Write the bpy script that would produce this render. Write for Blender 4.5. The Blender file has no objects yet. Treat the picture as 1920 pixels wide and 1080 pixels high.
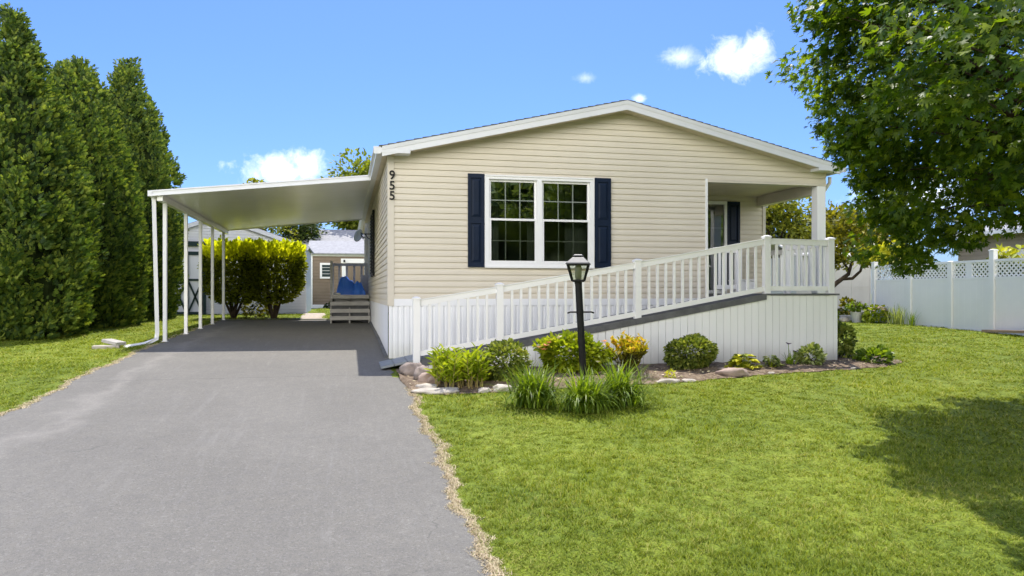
import bpy, math, random
import numpy as np
from mathutils import Vector, Matrix
random.seed(7)
rng = np.random.default_rng(11)
scene = bpy.context.scene
col = scene.collection
PI = math.pi

# ------------------------------------------------------------------ helpers
def lin(r, g, b):
    f = lambda c: (c/255/12.92) if c/255 <= .04045 else ((c/255+.055)/1.055)**2.4
    return (f(r), f(g), f(b))

def gz(x, y):
    if y < -16: return -.972
    if y < -1: return .062*(y+1)-.042
    if y < 3: return .042*y
    if y < 10.5: return .126+.024*(y-3)
    if y < 40: return .306+.008*(y-10.5)
    return .542
GY = [-16, -1, 3, 10.5, 40]

def gz_np(Y):
    return np.interp(Y, [-16, -1, 3, 10.5, 40], [-.972, -.042, .126, .306, .542])

class N:
    """small node-building helper"""
    def __init__(s, tree): s.t = tree
    def n(s, typ, **kw):
        x = s.t.nodes.new(typ)
        for k, v in kw.items():
            if k.startswith('i_'): x.inputs[k[2:].replace('_', ' ')].default_value = v
            else: setattr(x, k, v)
        return x
    def l(s, a, b): s.t.links.new(a, b)
    def math(s, op, a, b=None, c=None, clamp=False):
        x = s.t.nodes.new('ShaderNodeMath'); x.operation = op; x.use_clamp = clamp
        for i, v in enumerate((a, b, c)):
            if v is None: continue
            if isinstance(v, (int, float)): x.inputs[i].default_value = v
            else: s.l(v, x.inputs[i])
        return x.outputs[0]
    def ramp(s, fac, stops, interp='LINEAR'):
        x = s.t.nodes.new('ShaderNodeValToRGB'); x.color_ramp.interpolation = interp
        e = x.color_ramp.elements
        while len(e) < len(stops): e.new(.5)
        for i, (p, c) in enumerate(stops):
            e[i].position = p; e[i].color = (*c, 1) if len(c) == 3 else c
        s.l(fac, x.inputs[0]); return x.outputs[0]
    def mix(s, fac, a, b, mode='MIX'):
        x = s.t.nodes.new('ShaderNodeMix'); x.data_type = 'RGBA'; x.blend_type = mode
        for k, v in ((0, fac), (6, a), (7, b)):
            if isinstance(v, (int, float)): x.inputs[k].default_value = v
            elif isinstance(v, tuple): x.inputs[k].default_value = (*v, 1) if len(v) == 3 else v
            else: s.l(v, x.inputs[k])
        return x.outputs[2]
    def noise(s, scale, detail=4, rough=.55, vec=None, dist=0):
        x = s.t.nodes.new('ShaderNodeTexNoise')
        x.inputs['Scale'].default_value = scale; x.inputs['Detail'].default_value = detail
        x.inputs['Roughness'].default_value = rough; x.inputs['Distortion'].default_value = dist
        if vec is not None: s.l(vec, x.inputs['Vector'])
        return x.outputs['Fac']

def dirty(m, z0, z1, dirt, amt):
    """splash dirt of uneven height above the ground"""
    t = m.node_tree; k = N(t); p = next(n for n in t.nodes if n.type == 'BSDF_PRINCIPLED'); src = p.inputs['Base Color'].links[0].from_socket
    pos = k.n('ShaderNodeNewGeometry').outputs['Position']; sep = k.n('ShaderNodeSeparateXYZ'); k.l(pos, sep.inputs[0])
    mp = k.n('ShaderNodeMapping'); mp.inputs['Scale'].default_value = (1, 1, .35); k.l(pos, mp.inputs[0])
    nz_ = k.noise(7, 6, .7, mp.outputs[0]); h = k.math('ADD', sep.outputs[2], k.math('MULTIPLY', k.math('SUBTRACT', nz_, .5), -.9*(z1-z0)))
    f = k.math('MULTIPLY', k.math('DIVIDE', k.math('SUBTRACT', z1, h), z1-z0, clamp=True), amt, clamp=True)
    k.l(k.mix(f, src, dirt), p.inputs['Base Color'])

def base_mat(name):
    m = bpy.data.materials.new(name); m.use_nodes = True
    t = m.node_tree; t.nodes.clear(); k = N(t)
    out = k.n('ShaderNodeOutputMaterial'); p = k.n('ShaderNodeBsdfPrincipled')
    k.l(p.outputs[0], out.inputs[0])
    pos = k.n('ShaderNodeNewGeometry').outputs['Position']
    return m, k, p, out, pos

def mat(name, c1, c2=None, scale=3, rough=.6, spec=.3, bump=0, bscale=60, metal=0, detail=5, stretch=None, lo=.35, hi=.65):
    m, k, p, out, pos = base_mat(name)
    v = pos
    if stretch:
        mp = k.n('ShaderNodeMapping'); mp.inputs['Scale'].default_value = stretch
        k.l(pos, mp.inputs[0]); v = mp.outputs[0]
    if c2 is None: c2 = tuple(x*.86 for x in c1)
    f = k.noise(scale, detail, .6, v)
    k.l(k.ramp(f, [(lo, c2), (hi, c1)]), p.inputs['Base Color'])
    p.inputs['Roughness'].default_value = rough; p.inputs['Metallic'].default_value = metal
    p.inputs['Specular IOR Level'].default_value = spec
    if bump:
        b = k.n('ShaderNodeBump'); b.inputs['Strength'].default_value = bump; b.inputs['Distance'].default_value = .01
        k.l(k.noise(bscale, 4, .6, v), b.inputs['Height']); k.l(b.outputs[0], p.inputs['Normal'])
    return m

def leaf_mat(name, cols, trans=.4, tcol=None, rough=.5, spec=.25, patch=1.2):
    """per-leaf colour variety plus larger patches; light passes through the leaf"""
    m, k, p, out, pos = base_mat(name)
    isl = k.n('ShaderNodeNewGeometry').outputs['Random Per Island']
    big = k.noise(patch, 3, .6, pos)
    f = k.math('ADD', k.math('MULTIPLY', isl, .6), k.math('MULTIPLY', big, .4))
    n = len(cols)
    c = k.ramp(f, [(.22+.56*i/max(1, n-1), cc) for i, cc in enumerate(cols)])
    k.l(c, p.inputs['Base Color']); p.inputs['Roughness'].default_value = rough
    p.inputs['Specular IOR Level'].default_value = spec
    tr = k.n('ShaderNodeBsdfTranslucent')
    k.l(k.mix(1.0, c, tcol or (1.5, 1.45, .5), 'MULTIPLY'), tr.inputs[0])
    mx = k.n('ShaderNodeMixShader'); mx.inputs[0].default_value = trans
    k.l(p.outputs[0], mx.inputs[1]); k.l(tr.outputs[0], mx.inputs[2]); k.l(mx.outputs[0], out.inputs[0])
    return m

class MB:
    def __init__(s): s.v = []; s.f = []; s.mi = []
    def quad(s, *p, mi=0):
        i = len(s.v); s.v += [tuple(q) for q in p]; s.f.append(tuple(range(i, i+len(p)))); s.mi.append(mi); return s
    def box(s, x0, x1, y0, y1, z0, z1, mi=0):
        return s.hexa([(x0,y0,z0),(x1,y0,z0),(x1,y1,z0),(x0,y1,z0)], [(x0,y0,z1),(x1,y0,z1),(x1,y1,z1),(x0,y1,z1)], mi)
    def hexa(s, b, t, mi=0):
        n = len(b); i = len(s.v); s.v += [tuple(q) for q in b]+[tuple(q) for q in t]
        s.f.append(tuple(i+k for k in reversed(range(n)))); s.f.append(tuple(i+n+k for k in range(n)))
        for k in range(n):
            q = (k+1) % n; s.f.append((i+k, i+q, i+n+q, i+n+k))
        s.mi += [mi]*(n+2); return s
    def bar(s, a, b, w, h, mi=0, up=(0, 0, 1)):
        a = Vector(a); b = Vector(b); d = (b-a).normalized(); u = Vector(up)
        r = d.cross(u)
        if r.length < 1e-4: r = d.cross(Vector((1, 0, 0)))
        r.normalize(); u = r.cross(d).normalized(); r *= w/2; u *= h/2
        return s.hexa([a-r-u, a+r-u, a+r+u, a-r+u], [b-r-u, b+r-u, b+r+u, b-r+u], mi)
    def tube(s, pts, rad, seg=8, mi=0, cap=True):
        pts = [Vector(p) for p in pts]; base = len(s.v); n = len(pts)
        if not hasattr(rad, '__len__'): rad = [rad]*n
        for i, p in enumerate(pts):
            d = (pts[min(i+1, n-1)]-pts[max(i-1, 0)]).normalized()
            r = d.cross(Vector((.31, .95, .05))).normalized(); u = r.cross(d)
            for k in range(seg):
                a = 2*PI*k/seg; s.v.append(tuple(p+(r*math.cos(a)+u*math.sin(a))*rad[i]))
        for i in range(n-1):
            for k in range(seg):
                q = (k+1) % seg
                s.f.append((base+i*seg+k, base+i*seg+q, base+(i+1)*seg+q, base+(i+1)*seg+k)); s.mi.append(mi)
        if cap:
            s.f.append(tuple(base+k for k in reversed(range(seg)))); s.f.append(tuple(base+(n-1)*seg+k for k in range(seg))); s.mi += [mi, mi]
        return s
    def lathe(s, prof, c=(0, 0, 0), seg=16, mi=0, ang0=0):
        base = len(s.v)
        for (r, z) in prof:
            for k in range(seg):
                a = ang0+2*PI*k/seg; s.v.append((c[0]+r*math.cos(a), c[1]+r*math.sin(a), c[2]+z))
        for i in range(len(prof)-1):
            for k in range(seg):
                q = (k+1) % seg
                s.f.append((base+i*seg+k, base+i*seg+q, base+(i+1)*seg+q, base+(i+1)*seg+k)); s.mi.append(mi)
        s.f.append(tuple(base+k for k in reversed(range(seg)))); s.f.append(tuple(base+(len(prof)-1)*seg+k for k in range(seg))); s.mi += [mi, mi]
        return s
    def build(s, name, mats, parent=None, smooth=False, bevel=0):
        me = bpy.data.meshes.new(name); me.from_pydata(s.v, [], s.f)
        mats = mats if isinstance(mats, (list, tuple)) else [mats]
        for m in mats: me.materials.append(m)
        me.polygons.foreach_set('material_index', s.mi)
        if smooth: me.polygons.foreach_set('use_smooth', [True]*len(s.f))
        me.update()
        return link(name, me, parent, bevel)

def link(name, me, parent=None, bevel=0):
    o = bpy.data.objects.new(name, me); col.objects.link(o)
    if parent is not None:
        o.parent = parent
        o.matrix_parent_inverse = Matrix.Translation(-parent.matrix_basis.translation) if parent.parent is None else Matrix.Identity(4)
    if bevel:
        b = o.modifiers.new('bevel', 'BEVEL'); b.width = bevel; b.segments = 2; b.limit_method = 'ANGLE'
    return o

def tag(o, label=None, cat=None, group=None, kind=None):
    if label: o['label'] = label
    if cat: o['category'] = cat
    if group: o['group'] = group
    if kind: o['kind'] = kind
    return o

def thing(name, label, cat, loc=(0, 0, 0), group=None):
    """an Empty at the thing's base; its parts are modelled in world metres"""
    o = bpy.data.objects.new(name, None); o.empty_display_size = .2; col.objects.link(o)
    o.location = loc
    return tag(o, label, cat, group)

def inst_mesh(name, tv, tf, org, R, sc, mats, parent=None, smooth=False):
    """one mesh from many copies of a small template (leaves, blades)"""
    tv = np.asarray(tv, float); n = len(org); K = len(tv)
    P = np.einsum('nij,kj->nki', R, tv)*np.asarray(sc).reshape(n, 1, -1)+np.asarray(org)[:, None, :]
    me = bpy.data.meshes.new(name)
    me.vertices.add(n*K); me.vertices.foreach_set('co', P.reshape(-1).astype(np.float32))
    loops = np.concatenate([np.array(f) for f in tf]); tot = np.array([len(f) for f in tf]); L = len(loops)
    allv = (loops[None, :]+(np.arange(n)*K)[:, None]).reshape(-1)
    me.loops.add(n*L); me.loops.foreach_set('vertex_index', allv.astype(np.int32))
    st = np.concatenate([[0], np.cumsum(tot)[:-1]])
    me.polygons.add(n*len(tf))
    me.polygons.foreach_set('loop_start', (st[None, :]+(np.arange(n)*L)[:, None]).reshape(-1).astype(np.int32))
    for m in (mats if isinstance(mats, (list, tuple)) else [mats]): me.materials.append(m)
    me.update(calc_edges=True); me.validate()
    if smooth: me.polygons.foreach_set('use_smooth', [True]*len(me.polygons))
    return link(name, me, parent)

def nrm(a): return a/np.maximum(np.linalg.norm(a, axis=-1, keepdims=True), 1e-9)
def frames(u, w):
    """rotation with x along u and z near w"""
    u = nrm(u); v = nrm(np.cross(w, u)); w = np.cross(u, v)
    return np.stack([u, v, w], axis=-1)
def rdir(n, r=None):
    r = r or rng
    return nrm(r.normal(size=(n, 3)))

LEAF_V = [(0, 0, 0), (.35, .3, .06), (.7, .24, .04), (1, 0, -.08), (.7, -.24, .04), (.35, -.3, .06)]
LEAF_F = [(0, 1, 2, 3), (0, 3, 4, 5)]
def maple_shape():
    a = [(-100, .30), (-70, .62), (-52, .36), (-40, .70), (-28, .78), (-20, .40), (-9, .78), (0, 1.02)]
    p = [(0.02, -.02), ]
    pts = [(r*math.cos(math.radians(t)), r*math.sin(math.radians(t))) for t, r in a]
    pts += [(x, -y) for x, y in reversed(pts[:-1])]
    v = [(-.05, 0, 0)]+[(x, y, .10*abs(y)-.10*x*x) for x, y in pts]
    n = len(pts)
    return v, [(0, *range(1, n//2+2)), (0, *range(n//2+1, n+1))]
SPRAY_V = [(0, -.05, 0), (.2, -.3, .02), (.32, -.12, 0), (.5, -.36, .03), (.6, -.1, 0), (.8, -.22, 0), (1, 0, -.05), (.8, .22, 0), (.6, .1, 0), (.5, .36, .03), (.32, .12, 0), (.2, .3, .02), (0, .05, 0)]
SPRAY_F = [tuple(range(13))]

# ------------------------------------------------------------------ materials
ASP = 1.0
m_siding = mat('vinyl_siding', (.70, .635, .515), (.665, .60, .485), 1.3, .55, .25, stretch=(1, 1, .3))
m_trim_tan = mat('tan_trim', (.68, .62, .51), None, 2, .5)
m_soffit = mat('soffit_vinyl', (.70, .61, .46), None, 2, .6)
m_white = mat('white_vinyl', (.88, .87, .85), (.85, .84, .82), 2.2, .42, .35)
m_fascia = mat('white_aluminium', (.74, .745, .75), (.69, .695, .70), 1.6, .4, .4)
m_carport = mat('white_enamel_aluminium', (.82, .81, .77), (.77, .76, .71), .9, .35, .5, stretch=(1, 4, 1))
for n_ in m_carport.node_tree.nodes:
    if n_.type == 'BSDF_PRINCIPLED': n_.inputs['Coat Weight'].default_value = .5; n_.inputs['Coat Roughness'].default_value = .28; n_.inputs['Coat IOR'].default_value = 1.6
m_skirt = mat('white_ribbed_vinyl', (.86, .86, .86), (.82, .82, .82), 1.2, .5, .3)
m_rampskirt = mat('white_board', (.90, .895, .88), (.86, .855, .84), 1.0, .55, .25, stretch=(3, 3, .5))
dirty(m_rampskirt, -.15, .25, (.42, .38, .31), .5); dirty(m_skirt, -.05, .3, (.45, .42, .36), .45)
m_deck = mat('grey_deck_board', (.15, .15, .15), (.10, .10, .10), 5, .7, .2, bump=.2)
m_apron = mat('grey_rubber_plate', (.26, .28, .29), (.21, .225, .235), 6, .6)
m_navy = mat('navy_shutter', (.007, .016, .038), (.006, .013, .030), 4, .5, .2)
m_black = mat('black_paint', (.008, .008, .008), (.014, .014, .013), 20, .5, .2)
m_blackmetal = mat('weathered_black_metal', (.075, .075, .078), (.05, .05, .052), 12, .42, .5, metal=.4)
m_shingle = mat('grey_green_shingle', (.17, .19, .18), (.10, .12, .115), 9, .9, .1, bump=.5)
m_greyshingle = mat('light_grey_shingle', (.36, .36, .37), (.27, .27, .28), 7, .9, .1, bump=.4)
m_shedwhite = mat('white_shed_paint', (.66, .67, .72), (.61, .62, .67), 1.4, .6)
m_darkgreen = mat('dark_green_trim', (.015, .035, .035), None, 5, .5)
m_brown = mat('brown_siding', (.23, .175, .125), (.20, .15, .105), 2, .6)
m_beige = mat('weathered_beige_siding', (.36, .31, .25), None, 2, .7)
m_panelgrey = mat('pale_grey_panel', (.62, .61, .60), (.54, .53, .52), 1.5, .6)
m_greywood = mat('grey_composite', (.52, .50, .46), (.42, .40, .37), 6, .7, stretch=(1, 4, 4))
m_blue = mat('blue_tarp', (.03, .16, .75), (.06, .22, .8), 4, .38, .5)
m_rock = mat('field_stone', (.33, .27, .23), (.19, .16, .145), 7, .85, .2, bump=.6, bscale=25)
m_rockpale = mat('pale_stone', (.52, .47, .40), (.38, .34, .29), 8, .85, .2, bump=.6, bscale=25)
m_rockpink = mat('pinkish_stone', (.46, .35, .29), (.33, .25, .21), 6, .85, .2, bump=.6, bscale=22)
m_plank = mat('weathered_plank', (.40, .28, .19), (.28, .19, .13), 6, .8, stretch=(1, 1, 6))
m_bark = mat('bark', (.075, .055, .04), (.04, .03, .022), 9, .9, .1, bump=.8, bscale=20)
m_concrete = mat('concrete', (.45, .43, .39), (.34, .32, .29), 6, .85, .2, bump=.3)
m_gravel = mat('path_paver', (.55, .47, .38), (.38, .32, .26), 14, .9, .1, bump=.5, bscale=30)
m_room = mat('dim_room_wall', (.42, .43, .40), None, 2, .8)
m_curtain = mat('sheer_curtain', (.62, .66, .62), None, 3, .8)
m_screen = mat('dark_insect_screen', (.03, .03, .03), None, 3, .8)
m_dish = mat('cream_dish', (.66, .63, .52), None, 3, .5)
m_glasspale = mat('frosted_lamp_glass', (.55, .55, .48), (.48, .48, .42), 6, .3, .5)

def glass_mat(name, tint, ior, rough=0.0):
    m, k, p, out, pos = base_mat(name)
    fr = k.n('ShaderNodeFresnel'); fr.inputs[0].default_value = ior
    tr = k.n('ShaderNodeBsdfTransparent'); tr.inputs[0].default_value = (*tint, 1)
    gl = k.n('ShaderNodeBsdfGlossy'); gl.inputs['Roughness'].default_value = rough
    bp = k.n('ShaderNodeBump'); bp.inputs['Strength'].default_value = .04; bp.inputs['Distance'].default_value = .05
    k.l(k.noise(1.6, 2, .5, pos), bp.inputs['Height']); k.l(bp.outputs[0], gl.inputs['Normal'])
    mx = k.n('ShaderNodeMixShader'); k.l(fr.outputs[0], mx.inputs[0]); k.l(tr.outputs[0], mx.inputs[1]); k.l(gl.outputs[0], mx.inputs[2])
    k.l(mx.outputs[0], out.inputs[0]); return m
m_glass = glass_mat('window_glass', (.82, .88, .84), 3.5)
m_glass_low = glass_mat('screened_glass', (.60, .64, .60), 2.2, .06)
m_lampglass = glass_mat('lamp_glass', (.8, .82, .75), 1.6, .1)

# asphalt: speckle, wear streaks, a joint across, paler dusty left margin
def asphalt():
    m, k, p, out, pos = base_mat('asphalt')
    sep = k.n('ShaderNodeSeparateXYZ'); k.l(pos, sep.inputs[0])
    fine = k.noise(160, 3, .7, pos); mid = k.noise(9, 5, .65, pos); big = k.noise(.7, 4, .6, pos, .4)
    mp = k.n('ShaderNodeMapping'); mp.inputs['Scale'].default_value = (5, .5, 1); mp.inputs['Rotation'].default_value = (0, 0, .35); k.l(pos, mp.inputs[0])
    streak = k.noise(1.6, 5, .7, mp.outputs[0])
    c = k.ramp(big, [(.3, (.170, .160, .138)), (.7, (.208, .196, .169))])
    agg = k.n('ShaderNodeTexVoronoi'); agg.inputs['Scale'].default_value = 75; k.l(pos, agg.inputs['Vector'])
    ag = k.n('ShaderNodeSeparateColor'); k.l(agg.outputs['Color'], ag.inputs[0])
    c = k.mix(k.ramp(ag.outputs[0], [(.76, (0.,)*3), (.98, (.3,)*3)]), c, (.34, .325, .30))
    c = k.mix(k.ramp(ag.outputs[1], [(.66, (0.,)*3), (.98, (.34,)*3)]), c, (.085, .083, .08))
    c = k.mix(k.ramp(fine, [(.33, (.75,)*3), (.5, (0.,)*3), (.68, (0.,)*3)]), c, (.09, .088, .085))
    c = k.mix(k.ramp(fine, [(.6, (0.,)*3), (.8, (.75,)*3)]), c, (.40, .385, .37))
    c = k.mix(k.ramp(mid, [(.35, (.38,)*3), (.62, (0.,)*3)]), c, (.135, .13, .122))
    c = k.mix(k.ramp(streak, [(.56, (0.,)*3), (.80, (.30,)*3)]), c, (.28, .27, .25))
    # dusty margin on the left edge
    dm = k.math('ADD', k.math('ADD', sep.outputs[0], 3.62), k.math('MULTIPLY', k.math('SUBTRACT', k.noise(1.3, 4, .6, pos), .5), 1.1))
    band = k.math('SUBTRACT', 1, k.math('MULTIPLY', k.math('ABSOLUTE', dm), 5.0), clamp=True)
    c = k.mix(k.math('MULTIPLY', band, .22), c, (.36, .335, .30))
    # joint line
    j = k.math('ADD', k.math('ADD', sep.outputs[1], 1.68), k.math('MULTIPLY', k.math('SUBTRACT', k.noise(2.4, 5, .7, pos), .5), .12))
    jl = k.math('SUBTRACT', 1, k.math('MULTIPLY', k.math('ABSOLUTE', j), 85.0), clamp=True)
    brk = k.math('MULTIPLY', jl, k.ramp(k.noise(1.1, 2, .5, pos), [(.36, (.1,)*3), (.5, (1.,)*3)]))
    c = k.mix(k.math('MULTIPLY', brk, .85), c, (.05, .05, .05))
    # hairline cracks and pale tyre scuffs
    wv = k.n('ShaderNodeVectorMath', operation='ADD'); wn = k.n('ShaderNodeTexNoise'); wn.inputs['Scale'].default_value = 1.7; wn.inputs['Detail'].default_value = 5; k.l(pos, wn.inputs['Vector'])
    ws_ = k.n('ShaderNodeVectorMath', operation='SCALE'); ws_.inputs[3].default_value = .9; k.l(wn.outputs['Color'], ws_.inputs[0]); k.l(pos, wv.inputs[0]); k.l(ws_.outputs[0], wv.inputs[1])
    cr = k.n('ShaderNodeTexVoronoi'); cr.feature = 'DISTANCE_TO_EDGE'; cr.inputs['Scale'].default_value = .33; k.l(wv.outputs[0], cr.inputs['Vector'])
    cl_ = k.math('SUBTRACT', 1, k.math('MULTIPLY', cr.outputs['Distance'], 260), clamp=True)
    c = k.mix(k.math('MULTIPLY', cl_, k.ramp(k.noise(.8, 2, .5, pos), [(.52, (0.,)*3), (.66, (.32,)*3)])), c, (.06, .06, .058))
    m2_ = k.n('ShaderNodeMapping'); m2_.inputs['Scale'].default_value = (16, .55, 1); m2_.inputs['Rotation'].default_value = (0, 0, .16); k.l(pos, m2_.inputs[0])
    c = k.mix(k.ramp(k.noise(1.3, 4, .6, m2_.outputs[0]), [(.60, (0.,)*3), (.78, (.17,)*3)]), c, (.30, .29, .275))
    # surface finish and grain bump
    k.l(c, p.inputs['Base Color']); p.inputs['Roughness'].default_value = .88; p.inputs['Specular IOR Level'].default_value = .18
    b = k.n('ShaderNodeBump'); b.inputs['Strength'].default_value = .55; b.inputs['Distance'].default_value = .006
    k.l(fine, b.inputs['Height']); k.l(b.outputs[0], p.inputs['Normal'])
    return m
m_asphalt = asphalt()

G_DARK, G_MID, G_LITE, G_STRAW = (.12, .185, .020), (.205, .265, .026), (.295, .335, .042), (.46, .41, .17)
def lawn_mat(blades):
    m, k, p, out, pos = base_mat('grass_blades' if blades else 'lawn_soil')
    big = k.noise(.35, 4, .6, pos, .5); mid = k.noise(2.2, 4, .65, pos); fin = k.noise(38, 3, .7, pos)
    f = k.math('ADD', k.math('MULTIPLY', big, .55), k.math('MULTIPLY', mid, .45))
    if blades:
        isl = k.n('ShaderNodeNewGeometry').outputs['Random Per Island']
        f = k.math('ADD', k.math('MULTIPLY', f, .62), k.math('MULTIPLY', isl, .38))
        c = k.ramp(f, [(.27, tuple(.7*q for q in G_DARK)), (.47, G_MID), (.72, tuple(1.12*q for q in G_LITE))])
        c = k.mix(k.ramp(k.math('ADD', k.math('MULTIPLY', isl, .5), k.math('MULTIPLY', k.noise(1.1, 3, .6, pos), .5)), [(.60, (0.,)*3), (.78, (.55,)*3)]), c, G_STRAW)
    else:
        c = k.ramp(f, [(.34, tuple(.8*x for x in G_DARK)), (.52, tuple(.9*x for x in G_MID)), (.70, G_LITE)])
        c = k.mix(k.ramp(fin, [(.40, (.6,)*3), (.56, (0.,)*3)]), c, (.055, .07, .012))
        c = k.mix(k.ramp(fin, [(.55, (0.,)*3), (.72, (.5,)*3)]), c, (.30, .31, .05))
    k.l(c, p.inputs['Base Color']); p.inputs['Roughness'].default_value = .75; p.inputs['Specular IOR Level'].default_value = .12
    if blades:
        tr = k.n('ShaderNodeBsdfTranslucent'); k.l(k.mix(1.0, c, (1.25, 1.2, .5), 'MULTIPLY'), tr.inputs[0])
        mx = k.n('ShaderNodeMixShader'); mx.inputs[0].default_value = .35
        k.l(p.outputs[0], mx.inputs[1]); k.l(tr.outputs[0], mx.inputs[2]); k.l(mx.outputs[0], out.inputs[0])
    else:
        b = k.n('ShaderNodeBump'); b.inputs['Strength'].default_value = .6; b.inputs['Distance'].default_value = .03
        k.l(fin, b.inputs['Height']); k.l(b.outputs[0], p.inputs['Normal'])
    return m
m_lawn = lawn_mat(False); m_blade = lawn_mat(True)
m_straw = leaf_mat('dry_straw', [(.42, .33, .19), (.58, .46, .29), (.68, .56, .38), (.36, .34, .12)], .15, (1, 1, 1))
m_soil = mat('bed_soil', (.26, .20, .14), (.10, .07, .05), 11, .95, .1, bump=.8, bscale=45)

m_arb = leaf_mat('arborvitae_leaf', [(.024, .052, .012), (.058, .105, .018), (.12, .18, .024), (.23, .28, .04)], .35, patch=1.6)
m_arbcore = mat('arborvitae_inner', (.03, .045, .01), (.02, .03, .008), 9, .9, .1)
m_street = leaf_mat('street_tree_leaf', [(.10, .16, .06), (.20, .28, .10), (.32, .40, .17)], .4, patch=.6)
m_maple = leaf_mat('maple_leaf', [(.042, .085, .009), (.07, .13, .012), (.115, .185, .016), (.20, .265, .026)], .55, (1.7, 1.6, .35), .42, .35, .9)
m_hedge = leaf_mat('hedge_leaf', [(.09, .11, .014), (.17, .20, .02), (.32, .35, .03)], .55, patch=3)
m_hedgelime = leaf_mat('hedge_sunlit_new_leaf', [(.52, .58, .02), (.70, .74, .025), (.82, .84, .05)], .6, (1.15, 1.1, .5), patch=3)  # new growth, with the sunlit look of the hedge top in its colour
m_bgtree = leaf_mat('yellow_green_leaf', [(.09, .115, .014), (.19, .21, .022), (.32, .32, .04)], .42, patch=.8)
m_bground = leaf_mat('fresh_green_leaf', [(.08, .115, .014), (.16, .20, .02), (.26, .29, .035)], .42, patch=.8)
m_bgdark = leaf_mat('deep_green_leaf', [(.025, .045, .010), (.05, .08, .015), (.10, .13, .02)], .3, patch=.8)
m_gold = leaf_mat('gold_green_leaf', [(.08, .09, .012), (.17, .17, .018), (.34, .30, .02)], .35, patch=2)
m_box = leaf_mat('boxwood_leaf', [(.06, .09, .015), (.13, .18, .025), (.24, .29, .05), (.34, .36, .08)], .35, patch=5)
m_lilyg = leaf_mat('daylily_leaf', [(.09, .155, .014), (.17, .26, .02), (.27, .36, .03)], .5, (1.25, 1.2, .4), .42, .35, 4)
m_bright = leaf_mat('bright_leaf', [(.18, .25, .014), (.31, .39, .018), (.46, .50, .035)], .48, (1.2, 1.2, .5), patch=5)
m_spirea = leaf_mat('golden_spirea_leaf', [(.36, .38, .02), (.60, .55, .02), (.74, .60, .03), (.70, .42, .07)], .45, (1.1, 1.0, .6), patch=6)
m_hosta = leaf_mat('gold_hosta_leaf', [(.26, .32, .02), (.55, .54, .03), (.70, .66, .06)], .3, (1.1, 1.1, .5), patch=7)
m_variegated = leaf_mat('two_tone_leaf', [(.10, .15, .03), (.30, .36, .10), (.48, .50, .22)], .3, patch=7)
m_peach = leaf_mat('peach_petal', [(.70, .34, .12), (.80, .45, .2), (.75, .25, .12)], .3, (1, 1, 1))
m_cream = leaf_mat('cream_petal', [(.75, .72, .62), (.8, .66, .5)], .3, (1, 1, 1))
m_pink = leaf_mat('pink_petal', [(.62, .36, .42), (.75, .55, .58), (.7, .6, .58)], .3, (1, 1, 1))
m_purple = leaf_mat('purple_petal', [(.03, .012, .05), (.06, .02, .08)], .2, (1, 1, 1))

# ------------------------------------------------------------------ sky, sun, camera
SUN = Vector((.075, .43, 1)).normalized()
w = bpy.data.worlds.new('World'); scene.world = w; w.use_nodes = True
wt = w.node_tree; wt.nodes.clear(); k = N(wt)
wo = k.n('ShaderNodeOutputWorld'); bg = k.n('ShaderNodeBackground'); bg.inputs[1].default_value = .15
sky = k.n('ShaderNodeTexSky'); sky.sky_type = 'NISHITA'; sky.sun_disc = False
sky.sun_elevation = math.asin(SUN.z); sky.sun_rotation = math.atan2(SUN.x, SUN.y)
sky.altitude = 0; sky.air_density = 1.0; sky.dust_density = 1.0; sky.ozone_density = 3.0
gen = k.n('ShaderNodeTexCoord').outputs['Generated']
fwd_az = math.radians(12.563)
cn = k.noise(34, 7, .62, gen, .5); cn2 = k.noise(95, 6, .65, gen, .3)
nz = k.math('ADD', k.math('MULTIPLY', k.math('SUBTRACT', cn, .5), 2.6), k.math('MULTIPLY', k.math('SUBTRACT', cn2, .5), .9))
# unseen overbright cumulus added behind the camera to fill the shaded house front
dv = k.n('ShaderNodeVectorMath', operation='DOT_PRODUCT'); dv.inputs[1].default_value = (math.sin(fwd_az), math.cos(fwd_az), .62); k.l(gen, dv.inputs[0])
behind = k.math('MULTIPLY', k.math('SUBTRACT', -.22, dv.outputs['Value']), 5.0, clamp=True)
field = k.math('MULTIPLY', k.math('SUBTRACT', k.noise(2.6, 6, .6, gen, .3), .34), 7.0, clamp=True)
bmask = k.math('MULTIPLY', behind, field); cmask = None
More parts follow.
